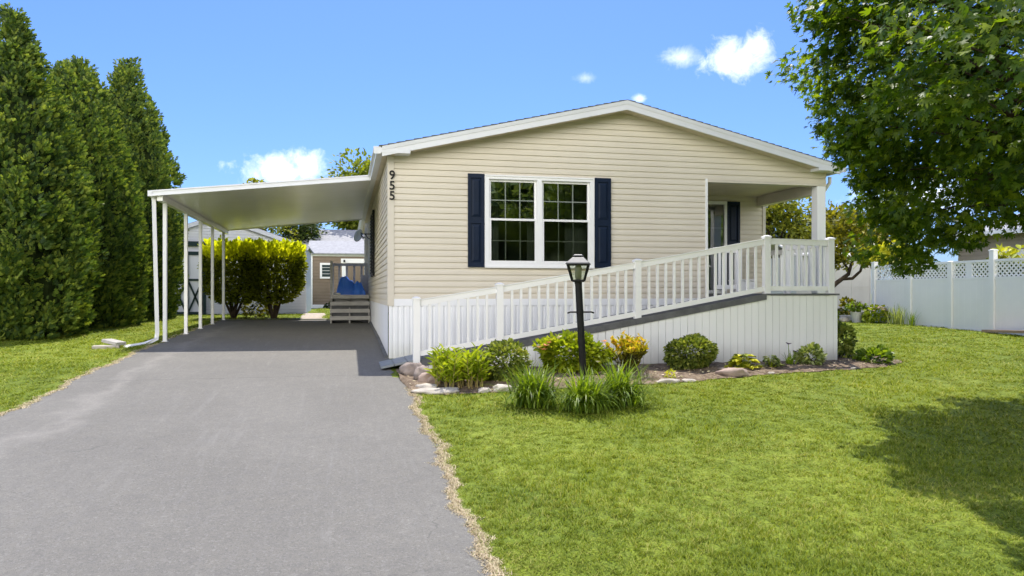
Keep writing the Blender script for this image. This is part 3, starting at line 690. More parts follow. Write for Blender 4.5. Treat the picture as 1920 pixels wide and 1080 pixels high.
# ------------------------------------------------------------------ carport
cp = thing('carport', 'white aluminium carport roof on slim posts beside the mobile home', 'carport', (-2.2, 6.5, gz(0, 6.5)))
cpz = lambda x: 2.965+.1065*(x+4.32)
CY0, CY1 = 2.65, 10.75
mb = MB(); n = 26
for i in range(n):      # interlocking pans running from house to gutter
    a = CY0+.03+(CY1-CY0-.03)*i/n; b = CY0+.03+(CY1-CY0-.03)*(i+1)/n
    mb.hexa([(-4.27, a+.002, cpz(-4.27)-.075), (-.17, a+.002, cpz(-.17)-.075), (-.17, b-.002, cpz(-.17)-.075), (-4.27, b-.002, cpz(-4.27)-.075)], [(-4.27, a+.002, cpz(-4.27)-.03), (-.17, a+.002, cpz(-.17)-.03), (-.17, b-.002, cpz(-.17)-.03), (-4.27, b-.002, cpz(-4.27)-.03)])
mb.build('roof', m_carport, cp)
for y0 in (CY0, CY1):
    mb = MB()
    for dy, a, b in ((0, -.095, 0), (-.012, -.02, .006), (-.012, -.1, -.082)):
        mb.hexa([(-4.32, y0+dy, cpz(-4.32)+a), (-.165, y0+dy, cpz(-.165)+a), (-.165, y0+.028, cpz(-.165)+a), (-4.32, y0+.028, cpz(-4.32)+a)], [(-4.32, y0+dy, cpz(-4.32)+b), (-.165, y0+dy, cpz(-.165)+b), (-.165, y0+.028, cpz(-.165)+b), (-4.32, y0+.028, cpz(-4.32)+b)])
    mb.build('fascia', m_fascia, cp)
mb = MB(); mb.box(-4.345, -4.272, CY0-.014, CY1+.02, cpz(-4.32)-.1, cpz(-4.32)+.004); mb.build('gutter', m_fascia, cp)
mb = MB(); mb.box(-4.2, -4.1, CY0+.05, CY1-.02, 2.79, 2.905); mb.build('beam', m_carport, cp)
for y in (3.12, 5.05, 6.7, 8.35, 10.15):
    mb = MB(); mb.box(-4.185, -4.115, y-.035, y+.035, gz(0, y)+.01, 2.792); mb.box(-4.2, -4.1, y-.05, y+.05, gz(0, y)+.003, gz(0, y)+.02)
    mb.build('post', m_white, cp, bevel=.006)
mb = MB(); mb.box(-4.165, -4.135, 3.0, 3.04, 2.82, 2.87); mb.lathe([(.0, 0), (.03, .01), (.035, .035), (.03, .06), (0, .07)], (-4.15, 2.93, 2.82), 8); mb.build('bracket', m_white, cp)
mb = MB(); mb.tube([(-4.28, 2.78, 2.9), (-4.27, 2.78, 2.75), (-4.24, 2.9, .32), (-4.25, 2.88, .2), (-4.40, 2.62, .12), (-4.62, 2.2, .095)], [.042]*6, 4); mb.build('downspout', m_white, cp)

def rock(name, label, c, r, m, seed, group=None, flat=.6, rot=0):
    from mathutils import noise as mn
    mb = MB(); nu, nv = 26, 15; o3 = Vector((seed*3.7, seed*1.3, seed*.9))
    def p(u, v):
        d = Vector((math.cos(u)*math.cos(v), math.sin(u)*math.cos(v), math.sin(v)))
        s = 1+.34*mn.noise(d*1.3+o3)+.20*(abs(mn.noise(d*2.6+o3))-.3)+.06*mn.noise(d*8+o3)
        q = Vector((d.x*r[0], d.y*r[1], max(min(d.z, .82), -.5)*r[2]*1.1))*s
        q.rotate(Matrix.Rotation(rot, 3, 'Z')); return (c[0]+q.x, c[1]+q.y, c[2]+q.z)
    for i in range(nv):
        for j in range(nu):
            u0, u1 = 2*PI*j/nu, 2*PI*(j+1)/nu; v0, v1 = -PI/2+PI*i/nv, -PI/2+PI*(i+1)/nv
            mb.quad(p(u0, v0), p(u1, v0), p(u1, v1), p(u0, v1))
    import bmesh
    o = mb.build(name, m)
    bm = bmesh.new(); bm.from_mesh(o.data); bmesh.ops.remove_doubles(bm, verts=bm.verts, dist=1e-4)
    for f in bm.faces: f.smooth = True
    bm.to_mesh(o.data); bm.free()
    tag(o, label, 'stone', group); return o
# splash block and loose slab at the downspout
def slab_thing(name, label, cat, a, b, w_, h_, m, group=None):
    mb = MB(); mb.bar(a, b, w_, h_); o = mb.build(name, m, bevel=.012); return tag(o, label, cat, group)
slab_thing('stone_slab', 'flat stone slab tilted on the grass at the carport downspout foot', 'stone slab', (-4.66, 2.15, .165), (-4.98, 2.42, .215), .2, .06, m_concrete)
slab_thing('splash_block', 'pale trough lying on the grass beneath the tilted slab by the downspout', 'splash block', (-4.7, 2.2, .105), (-5.12, 2.12, .105), .22, .07, m_rockpale)

# ------------------------------------------------------------------ wheelchair ramp
ramp = thing('wheelchair_ramp', 'white railed wheelchair ramp rising to the porch along the house front', 'ramp', (3.6, -1.3, -.05))
FY = -1.3
rz = lambda x: float(np.interp(x, [-.05, .3, 5.93, 9], [.02, .085, 1.06, 1.06]))
mb = MB()
for a, b, t in ((.32, 5.93, .098), (5.93, 7.28, .03)):
    mb.hexa([(a, FY-.06, rz(a)-t), (b, FY-.06, rz(b)-t), (b, -.026, rz(b)-t), (a, -.026, rz(a)-t)], [(a, FY-.06, rz(a)), (b, FY-.06, rz(b)), (b, -.026, rz(b)), (a, -.026, rz(a))])
mb.build('deck', m_deck, ramp)
def apron_quad(mb, x0, x1, y0, y1, z0, z1):
    mb.hexa([(x0, y0, z0-.03), (x1, y0, z1-.03), (x1, y1, z1-.03), (x0, y1, z0-.03)], [(x0, y0, z0), (x1, y0, z1), (x1, y1, z1), (x0, y1, z0)])
mb = MB()
for x0, x1 in ((-.26, -.075), (-.065, .115), (.125, .315)): apron_quad(mb, x0, x1, FY-.04, -.5, -.005+.2*(x0+.26), -.005+.2*(x1+.26))
mb.build('entry_plate', m_apron, ramp)
mb = MB(); x = .30; bw = .125
while x < 7.24:
    x2 = min(x+bw-.007, 7.25); dz_ = .10 if x < 5.9 else .034; t0, t1 = rz(x)-dz_, rz(x2)-dz_
    gb = gz(x, FY)-.03
    if t0 > gb+.02: mb.hexa([(x, FY-.042, gb), (x2, FY-.042, gb), (x2, FY-.02, gb), (x, FY-.02, gb)], [(x, FY-.042, t0), (x2, FY-.042, t1), (x2, FY-.02, t1), (x, FY-.02, t0)])
    x += bw
mb.quad((.3, FY+.03, gz(0, FY)-.03), (7.2, FY+.03, gz(0, FY)-.03), (7.2, FY+.03, 1.02), (5.9, FY+.03, .93), (.3, FY+.03, -.04))
y = FY-.02
while y < -.05:
    y2 = min(y+bw-.005, -.03); mb.box(7.232, 7.256, y, y2, gz(0, y)-.03, 1.026); y += bw
mb.build('skirt_panel', m_rampskirt, ramp)
PX = [(.25, .085, 1.016), (1.5, .285, 1.224), (3.71, .66, 1.608), (5.96, 1.06, 2.015), (7.14, 1.06, 2.0)]
railing = None
def post_mesh(x, y, z0, z1, w_=.1):
    mb = MB(); h = w_/2
    mb.box(x-h, x+h, y-h, y+h, z0, z1-.045); mb.hexa([(x-h-.012, y-h-.012, z1-.045), (x+h+.012, y-h-.012, z1-.045), (x+h+.012, y+h+.012, z1-.045), (x-h-.012, y+h+.012, z1-.045)], [(x-h-.012, y-h-.012, z1-.02), (x+h+.012, y-h-.012, z1-.02), (x+h+.012, y+h+.012, z1-.02), (x-h-.012, y+h+.012, z1-.02)])
    mb.hexa([(x-h-.012, y-h-.012, z1-.02), (x+h+.012, y-h-.012, z1-.02), (x+h+.012, y+h+.012, z1-.02), (x-h-.012, y+h+.012, z1-.02)], [(x-.02, y-.02, z1), (x+.02, y-.02, z1), (x+.02, y+.02, z1), (x-.02, y+.02, z1)])
    return mb
def rail_run(parent, a, b, za, zb, ta, tb, n, rail_parent=None):
    """a,b = (x,y) post centres; za.. deck height, ta.. post tops; n balusters between"""
    A = Vector((*a, 0)); B = Vector((*b, 0)); d = (B-A).normalized(); A2 = A+d*.051; B2 = B-d*.051
    L = (B-A).length
    def at(t, z0, z1): p = A2.lerp(B2, t); return Vector((p.x, p.y, z0+(z1-z0)*(.051+(L-.102)*t)/L))
    mb = MB(); mb.bar(at(0, ta-.105, tb-.105), at(1, ta-.105, tb-.105), .055, .085); mb.bar(at(0, ta-.058, tb-.058), at(1, ta-.058, tb-.058), .075, .014); mb.build('top_rail', m_white, parent)
    mb = MB(); mb.bar(at(0, za+.085, zb+.085), at(1, za+.085, zb+.085), .05, .075); mb.build('bottom_rail', m_white, parent)
    for i in range(n):
        t = (i+1)/(n+1); p0 = at(t, za+.11, zb+.11); p1 = at(t, ta-.13, tb-.13)
        mb = MB(); mb.box(p0.x-.018, p0.x+.018, p0.y-.018, p0.y+.018, p0.z, p1.z); mb.build('baluster', m_white, parent)
for (x, z0, z1) in PX: post_mesh(x, FY, z0-.04, z1).build('post', m_white, ramp)
for (a, b, n) in ((0, 1, 7), (1, 2, 14), (2, 3, 14), (3, 4, 7)):
    rail_run(ramp, (PX[a][0], FY), (PX[b][0], FY), PX[a][1], PX[b][1], PX[a][2], PX[b][2], n)
rail_run(ramp, (7.14, FY), (7.14, -.06), 1.06, 1.06, 2.0, 2.0, 8)
post_mesh(7.14, -.06, 1.06, 2.0).build('post', m_white, ramp)
post_mesh(6.14, -.08, 1.06, 1.94).build('post', m_white, home)
rail_run(home, (5.62, -.08), (6.14, -.08), 1.09, 1.09, 1.94, 1.94, 3)
rail_run(home, (7.88, .16), (7.88, 2.05), 1.06, 1.06, 2.0, 2.0, 12)
slab_box = MB(); slab_box.box(6.62, 6.95, .75, 1.1, 1.07, 1.30); slab_box.box(6.6, 6.97, .73, 1.12, 1.301, 1.33)
tag(slab_box.build('storage_box', m_white, bevel=.01), 'small white storage box on the porch floor behind the balusters', 'box')

# ------------------------------------------------------------------ lamp post
lp = thing('lamp_post', 'black garden lamp post with four-sided lantern leaning above the daylilies', 'lamp post', (2.355, -2.75, gz(0, -2.75)))
base = Vector((2.36, -2.75, gz(0, -2.75)-.05)); top = Vector((2.28, -2.75, 1.226))
mb = MB(); mb.tube([base, base.lerp(top, .5), top], .047, 14); mb.lathe([(.05, 0), (.052, .03), (.03, .05)], top-Vector((0, 0, .04)), 12); mb.build('pole', m_black, lp, smooth=False)
q = base.lerp(top, .71)
mb = MB(); mb.tube([q+Vector((-.18, -.02, -.012)), q+Vector((-.14, -.02, 0)), q+Vector((.15, -.02, 0)), q+Vector((.19, -.02, -.012))], .011, 8); mb.tube([q+Vector((0, 0, -.02)), q+Vector((0, 0, .02))], .05, 12); mb.build('ladder_bar', m_black, lp)
c0 = (top.x, top.y, top.z)
def ring(w_, z): h = w_*.475; z *= .95; a = .42; return [(c0[0]+h*1.414*math.cos(a+k*PI/2), c0[1]+h*1.414*math.sin(a+k*PI/2), c0[2]+z) for k in range(4)]
ZB, ZT = .01, .235
mb = MB(); rb, rt = ring(.17, ZB), ring(.29, ZT)
for k in range(4): mb.bar(rb[k], rt[k], .018, .018); mb.bar(rb[k], rb[(k+1) % 4], .022, .022); mb.bar(rt[k], rt[(k+1) % 4], .02, .02)
mb.hexa(ring(.16, -.012), ring(.17, .008)); lant = mb.build('lantern', m_black, lp)
mb = MB(); ib, it = ring(.162, ZB+.006), ring(.28, ZT-.006)
for k in range(4): mb.quad(ib[k], ib[(k+1) % 4], it[(k+1) % 4], it[k])
mb.build('glass', m_lampglass, lant)
mb = MB(); mb.lathe([(.03, .0), (.045, .03), (.05, .16), (.03, .2)], (c0[0], c0[1], c0[2]+.02), 10); mb.build('bulb_chimney', m_glasspale, lant, smooth=True)
mb = MB(); mb.hexa(ring(.345, .236), ring(.335, .252)); mb.hexa(ring(.332, .2525), ring(.16, .335)); mb.hexa(ring(.10, .3355), ring(.10, .352)); mb.hexa(ring(.15, .3525), ring(.11, .376)); mb.build('lantern_roof', m_blackmetal, lant, bevel=.006)

# ------------------------------------------------------------------ plants
def leafy(name, parent, centers, normals, size, m, jitter=.7, droop=.25, tmpl=(LEAF_V, LEAF_F), width=1.0, r=None):
    n = len(centers); u = nrm(normals+jitter*rdir(n)+np.array([0, 0, -droop])); wv = nrm(rdir(n)+np.array([0, 0, 1.2]))
    s = size*rng.uniform(.65, 1.3, n)
    return inst_mesh(name, tmpl[0], tmpl[1], centers, frames(u, wv), np.stack([s, s, s], 1), m, parent)
def ball_points(n, c, rad, lumps=14, lump=.28, seed=0, zmin=-1, inner=.55):
    r = np.random.default_rng(seed); d = nrm(r.normal(size=(n, 3))); L = nrm(r.normal(size=(lumps, 3)))
    k_ = np.exp((d@L.T-1)*9).max(1); rr = (1-lump+lump*1.4*k_)*np.where(r.random(n) < .72, r.uniform(.86, 1.02, n), r.uniform(inner, .9, n))
    ok = d[:, 2] > zmin; d, rr = d[ok], rr[ok]
    return np.array(c)+d*rr[:, None]*np.array(rad), d
def stems(name, parent, base, tips, r0, m=m_bark, seg=5):
    mb = MB()
    for t in tips:
        b = Vector(base)+Vector((random.uniform(-.04, .04), random.uniform(-.04, .04), 0)); t = Vector(t); mid = b.lerp(t, .5)+Vector((random.uniform(-.05, .05), random.uniform(-.05, .05), .05))
        mb.tube([b, mid, t], [r0, r0*.7, r0*.35], seg)
    return mb.build(name, m, parent)
def shrub(name, label, c, rad, n, size, m, seed, group=None, cat='shrub', zmin=-.75, lump=.28, droop=.1, stem=True, jitter=.7):
    g = gz(0, c[1]); t = thing(name, label, cat, (c[0], c[1], g), group)
    cc = (c[0], c[1], g+c[2]); p, d = ball_points(n, cc, rad, seed=seed, zmin=zmin, lump=lump)
    p[:, 2] = np.maximum(p[:, 2], g+.01)
    leafy('foliage', t, p, d, size, m, jitter, droop)
    if stem: stems('stem', t, (c[0], c[1], g-.02), [(c[0]+rad[0]*.6*math.cos(a), c[1]+rad[1]*.6*math.sin(a), g+c[2]+.2*rad[2]) for a in (0, 1.3, 2.5, 3.8, 5)], .012)
    return t
def blade_clump(name, label, c, n, length, spread, wd, m, seed, cat='plant', group=None, arch=1.0, partname='leaves', into=None):
    """arching strap leaves from one crown"""
    r = np.random.default_rng(seed); g = gz(0, c[1])
    t = into or thing(name, label, cat, (c[0], c[1], g), group)
    V = []; F = []
    for i in range(n):
        a = r.uniform(0, 2*PI); tilt = r.uniform(.08, 1.0)**.8*arch; L = length*r.uniform(.65, 1.15); w_ = wd*r.uniform(.7, 1.3)
        bx, by = c[0]+r.normal()*spread, c[1]+r.normal()*spread; d = np.array([math.cos(a), math.sin(a)]); s = np.array([-d[1], d[0]])
        K = 6; th = .12+tilt*.35; px, pz = 0., 0.; i0 = len(V)
        for k_ in range(K+1):
            f = k_/K; ww = w_*(1-f**2.2)*.5+.0006
            x0 = bx+d[0]*px; y0 = by+d[1]*px
            V += [(x0-s[0]*ww, y0-s[1]*ww, g+max(pz, .004)+ww*.4), (x0+s[0]*ww, y0+s[1]*ww, g+max(pz, .004)+ww*.4)]
            px += math.sin(th)*L/K; pz += math.cos(th)*L/K; th += tilt*.42*(1+.5*f)
        for k_ in range(K): F.append((i0+2*k_, i0+2*k_+1, i0+2*k_+3, i0+2*k_+2))
    mb = MB(); mb.v = V; mb.f = F; mb.mi = [0]*len(F); mb.build(partname, m, t, smooth=True); return t
def blooms(name, parent, pts, size, m, petals=6):
    P = []; U = []
    for p in pts:
        for k_ in range(petals):
            a = 2*PI*k_/petals; P.append(p); U.append((math.cos(a), math.sin(a), .5))
    return inst_mesh(name, LEAF_V, LEAF_F, np.array(P), frames(nrm(np.array(U)+.25*rdir(len(U))), np.tile([0, 0, 1.], (len(U), 1))+.2*rdir(len(U))), np.full((len(P), 1), size), m, parent)

# daylily clumps round the lamp
for i, (x, y, L, lab) in enumerate(((1.32, -4.05, .56, 'arching daylily clump left of the lamp post, nearest the boxwood'), (1.83, -4.38, .55, 'arching daylily clump in the middle, front of the three around the lamp'), (2.34, -4.12, .57, 'arching daylily clump right of the lamp post, below the golden spirea'))):
    blade_clump('daylily', lab, (x, y), 430, L, .085, .019, m_lilyg, 40+i, 'plant', 'daylily clumps at the lamp post', 1.0)
# tall upright leafy perennials at the ramp foot
t = thing('tall_perennial', 'tall bright green leafy perennial stand at the ramp foot', 'plant', (.5, -2.75, gz(0, -2.75)))
mb = MB(); P = []; D = []
for i in range(74):
    x = .66+random.uniform(-.30, .30); y = -2.80+random.uniform(-.25, .3); g = gz(0, y); h = random.uniform(.26, .47); lx, ly = random.uniform(-.07, .07), random.uniform(-.07, .05)
    mb.tube([(x, y, g), (x+lx*.4, y+ly*.4, g+h*.5), (x+lx, y+ly, g+h)], [.006, .005, .003], 4)
    for k_ in range(15):
        f = .3+.7*k_/14; a = k_*2.4+i; P.append((x+lx*f, y+ly*f, g+h*f)); D.append((math.cos(a), math.sin(a), .75))
mb.build('stem', mat('pale_stem', (.36, .34, .10), (.30, .2, .08), 12, .7), t)
leafy('foliage', t, np.array(P), np.array(D), .125, m_bright, .35, .0, ([(x, y*.42, z) for x, y, z in LEAF_V], LEAF_F))
shrub('boxwood_shrub', 'low spreading dark green boxwood beside the tall bright perennials', (1.26, -2.6, .27), (.34, .3, .30), 2600, .055, m_box, 3, 'boxwood shrubs in the bed', zmin=-.9)
t = shrub('azalea_shrub', 'bushy lime green shrub with peach and cream blooms behind the lamp post', (2.42, -1.98, .25), (.56, .30, .29), 2600, .085, m_bright, 4, lump=.34)
gg = gz(0, -2.15)
blooms('peach_flower', t, [(1.98, -2.21, gg+.44), (1.95, -2.17, gg+.38), (2.03, -2.15, gg+.47), (2.06, -2.10, gg+.40), (1.9, -2.13, gg+.41), (2.1, -2.05, gg+.5), (2.86, -2.15, gg+.48), (2.92, -2.10, gg+.44)], .06, m_peach)
blooms('cream_flower', t, [(2.2, -2.10, gg+.53), (2.22, -2.07, gg+.55), (2.72, -2.27, gg+.2), (2.86, -2.10, gg+.42), (2.3, -2.30, gg+.36)], .045, m_cream)
# golden spirea: upright sprays
t = thing('spirea_shrub', 'upright golden orange spirea shrub with flaring top beside the lamp', 'shrub', (3.22, -2.2, gz(0, -2.2)))
P = []; D = []; mb = MB(); g = gz(0, -2.2)
for i in range(46):
    a = random.uniform(0, 2*PI); rr = random.random()**.6; h = random.uniform(.36, .66)*(1.04-.25*rr); tx, ty = 3.22+.40*rr*math.cos(a), -2.2+.3*rr*math.sin(a)
    b = Vector((3.22+.07*math.cos(a), -2.2+.07*math.sin(a), g)); e = Vector((tx, ty, g+h)); mid = b.lerp(e, .55)+Vector((-.03*math.cos(a), -.03*math.sin(a), .03)); mb.tube([b, mid, e], [.006, .005, .002], 4)
    for k_ in range(30):
        f = .22+.78*random.random()**.75; p = (b.lerp(mid, f/.55) if f < .55 else mid.lerp(e, (f-.55)/.45)); aa = random.uniform(0, 6.28); P.append(tuple(p)); D.append((math.cos(aa), math.sin(aa), .9))
mb.build('stem', m_bark, t); P = np.array(P); D = np.array(D); hi = P[:, 2] > g+.30+.08*rng.random(len(P))
leafy('foliage', t, P[~hi], D[~hi], .06, m_gold, .4, 0); leafy('new_growth', t, P[hi], D[hi], .062, m_spirea, .4, 0)
shrub('boxwood_shrub', 'rounded green and gold boxwood ball against the ramp skirt', (4.33, -1.9, .255), (.37, .33, .27), 2700, .062, m_box, 6, 'boxwood shrubs in the bed', zmin=-.95, lump=.2)
def hosta(name, label, c, n, L, m, seed, cat='plant', wdt=1.0):
    r = np.random.default_rng(seed); g = gz(0, c[1]); t = thing(name, label, cat, (c[0], c[1], g))
    a = r.random(n)*2*PI; el = r.uniform(-.15, 1.2, n); rad = (1-el/1.6)*L*1.0
    P = np.stack([c[0]+rad*.62*np.cos(a), c[1]+rad*.55*np.sin(a), g+.05+c[2]*np.clip(el, 0.1, 1.2)], 1); U = np.stack([np.cos(a), np.sin(a), np.full(n, -.15)+.3*r.random(n)], 1)
    inst_mesh('leaves', [(x, y*1.15*wdt, z*1.6) for x, y, z in LEAF_V], LEAF_F, P, frames(nrm(U+.2*rdir(n)), np.tile([0, 0, 1.], (n, 1))), (L*.55*r.uniform(.7, 1.2, n))[:, None]*np.ones((n, 3)), m, t)
    mb = MB()
    for i in range(0, n, 2): mb.tube([(c[0], c[1], g), tuple(P[i])], [.006, .004], 4)
    mb.build('stem', m_bright, t); return t
hosta('hosta', 'golden leaved hosta mound beside the pinkish flat stone', (5.12, -2.05, .16), 90, .26, m_hosta, 8)
hosta('hosta', 'small pale variegated hosta between the golden hosta and the iris', (5.62, -1.98, .13), 60, .17, m_variegated, 9)
t = blade_clump('iris', 'small dark purple iris in front of the ramp skirt', (6.0, -1.88), 26, .26, .03, .022, m_lilyg, 14, 'flower', None, .45)
g = gz(0, -1.88); mb = MB(); mb.tube([(6.0, -1.88, g), (5.99, -1.88, g+.36)], .005, 5); mb.tube([(6.03, -1.9, g), (6.1, -1.9, g+.24)], .004, 5); mb.build('stem', m_lilyg, t)
blooms('bloom', t, [(5.99, -1.88, g+.36), (6.1, -1.9, g+.245)], .06, m_purple)
shrub('perennial_shrub', 'small yellow-green leafy perennial nearest the ramp corner', (6.38, -1.85, .15), (.22, .2, .17), 520, .075, m_variegated, 15, cat='plant', lump=.3)
shrub('evergreen_shrub', 'dark green pointed shrub tucked behind the ramp corner', (7.46, -1.12, .30), (.20, .24, .36), 800, .085, m_box, 16, lump=.3)
shrub('ground_cover_shrub', 'low sprawling dark green plant on the lawn at the ramp corner', (7.66, -1.72, .07), (.34, .22, .15), 420, .10, m_lilyg, 17, lump=.35, stem=False, cat='plant')
blade_clump('weed_tuft', 'withered grey tuft below the golden spirea', (3.3, -2.62), 60, .22, .07, .008, mat('withered_leaf', (.36, .31, .24), (.22, .18, .14), 12, .8), 19, 'plant', None, 1.2)
shrub('seedling', 'tiny pale yellow seedling on bare soil beside the golden spirea', (3.62, -2.72, .07), (.05, .05, .08), 60, .05, m_hosta, 20, cat='plant', stem=False)

# stones of the bed
sg = 'stones edging the flower bed'
for i, (nm, lab, x, y, r, m, h, ro) in enumerate((
    ('boulder', 'grey round boulder against the ramp entry plates', .16, -1.82, (.17, .13, .13), m_rock, .07, .2),
    ('boulder', 'dark brown boulder second from the ramp entry plates', .26, -2.2, (.15, .13, .13), m_rock, .06, 1),
    ('boulder', 'reddish oval cobble leaning on the dark boulder', .30, -2.46, (.17, .08, .09), m_rockpink, .075, .7),
    ('boulder', 'striped oval cobble beside the tall perennials', .40, -2.58, (.15, .075, .08), m_rockpink, .06, .5),
    ('flat_stone', 'long flat pale slab at the bed corner by the driveway', .34, -3.10, (.30, .12, .045), m_rockpale, .02, .05),
    ('flat_stone', 'pale flat stone behind the bed corner slab', .22, -2.85, (.17, .10, .05), m_rockpale, .02, -.4),
    ('round_stone', 'white rounded stone between the low boxwood and the daylilies', 1.16, -3.14, (.12, .09, .06), m_rockpale, .03, .2),
    ('round_stone', 'small pale stone left of the white rounded stone', .93, -3.16, (.10, .07, .04), m_rockpale, .02, .6),
    ('flat_stone', 'large pinkish flat rock between the boxwood ball and golden hosta', 4.72, -2.48, (.24, .15, .075), m_rockpink, .04, -.2),
    ('round_stone', 'small grey stone behind the pinkish flat rock', 4.72, -2.08, (.08, .06, .045), m_rock, .02, .1),
    ('flat_stone', 'cream flat edging stone in front of the golden spirea', 3.52, -2.88, (.17, .07, .045), m_rockpale, .02, .1))):
    rock(nm, lab, (x, y, gz(0, y)+h), r, m, 60+i, sg, rot=ro)
for i, (x, y, r) in enumerate(((1.45, -3.1, .07), (3.85, -2.82, .1), (5.35, -2.44, .06), (6.9, -2.2, .05))):
    o = rock('edging_stone', 'small half-buried edging stone along the front of the bed', (x, y, gz(0, y)+.012), (r, r*.6, .03), m_rockpale, 90+i, 'small edging stones')
# scattered leaf litter and dead leaves on the bed
n = 900; x = rng.uniform(0, 7.8, n); f = rng.random(n); yb = np.array([bed_front(q) for q in x]); y = yb+(-1.35-yb)*f
o = inst_mesh('leaf_litter', LEAF_V, LEAF_F, np.stack([x, y, gz_np(y)+.05*np.sin(PI*np.minimum(1, f*1.4))+.02], 1), frames(nrm(rdir(n)*np.array([1, 1, .2])), np.tile([0, 0, 1.], (n, 1))+.3*rdir(n)), rng.uniform(.02, .05, (n, 1)), m_straw)
tag(o, 'dry leaf litter scattered over the flower bed soil', 'leaf litter', kind='stuff')

# ------------------------------------------------------------------ arborvitae
def arborvitae(label, x, y, R, H, n, seed, shape):
    g = gz(0, y); r = np.random.default_rng(seed); t = thing('arborvitae_tree', label, 'tree', (x, y, g), 'arborvitae trees left of the driveway')
    hs, rs_ = shape
    prof = lambda h: R*np.interp(h, hs, rs_)
    ph = r.random(12)*6.28
    def bulge(a, h): return 1+.07*np.sin(3*a+ph[0]+5*h)+.06*np.sin(7*a+ph[1]-9*h)+.05*np.sin(13*a+ph[2]+21*h)+.05*np.sin(5*a+ph[3]+33*h)
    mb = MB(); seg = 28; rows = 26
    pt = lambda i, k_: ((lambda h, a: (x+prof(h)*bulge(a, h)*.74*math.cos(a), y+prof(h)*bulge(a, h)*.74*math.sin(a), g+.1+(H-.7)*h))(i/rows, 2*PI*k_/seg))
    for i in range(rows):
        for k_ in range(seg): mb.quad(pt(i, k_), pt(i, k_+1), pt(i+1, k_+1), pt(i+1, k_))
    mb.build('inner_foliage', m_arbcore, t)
    # upright feathery plumes set over the crown surface
    K = n//46; h = r.random(K*3); h = h[r.random(K*3) < (prof(h)/R*.9+.12)][:K]; K = len(h); a = r.random(K)*2*PI
    rr = prof(h)*bulge(a, h)*r.uniform(.84, .97, K); C = np.stack([x+rr*np.cos(a), y+rr*np.sin(a), g+.02+(H-.3)*h], 1)
    out = np.stack([np.cos(a), np.sin(a), np.zeros(K)], 1); A = nrm(out*r.uniform(.15, .75, (K, 1))+np.array([0, 0, 1.])*r.uniform(.5, 1, (K, 1))+.2*rdir(K)); PL = r.uniform(.28, .6, K)*np.interp(h, [0, 1], [1.1, .85])
    q = r.integers(0, K, n); f = r.random(n); off_ = rdir(n); off_ = nrm(off_-A[q]*np.sum(off_*A[q], 1, keepdims=True))
    P = C[q]+A[q]*(PL[q]*(f-.35))[:, None]+off_*((.03+.15*(1-f)**.8)*PL[q]/.5)[:, None]; P[:, 2] = np.maximum(P[:, 2], g+.03)
    U = nrm(A[q]*1.0+off_*r.uniform(.2, .9, (n, 1))+.3*rdir(n)); W = nrm(np.cross(U, off_)+.6*rdir(n)); s = r.uniform(.07, .155, n)*(1.05-.4*f)
    inst_mesh('foliage', SPRAY_V, SPRAY_F, P-U*s[:, None]*.3, frames(U, W), np.stack([s*1.25, s*.55, s], 1), m_arb, t)
    mb = MB(); mb.tube([(x, y, g-.1), (x, y, g+H*.5), (x, y, g+H*.93)], [.14, .09, .02], 8); mb.build('trunk', m_bark, t); return t
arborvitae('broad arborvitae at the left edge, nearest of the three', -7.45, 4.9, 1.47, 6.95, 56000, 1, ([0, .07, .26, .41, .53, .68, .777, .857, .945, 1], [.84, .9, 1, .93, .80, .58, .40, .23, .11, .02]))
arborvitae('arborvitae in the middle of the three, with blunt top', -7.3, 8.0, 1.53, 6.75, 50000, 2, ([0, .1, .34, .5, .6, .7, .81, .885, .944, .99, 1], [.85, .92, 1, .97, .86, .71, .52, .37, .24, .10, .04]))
arborvitae('narrow pointed arborvitae beside the carport roof, farthest of the three', -6.95, 11.3, 1.36, 7.75, 42000, 5, ([0, .1, .3, .536, .64, .74, .817, .905, .988, 1], [.9, .95, 1, .95, .80, .62, .46, .26, .10, .03]))

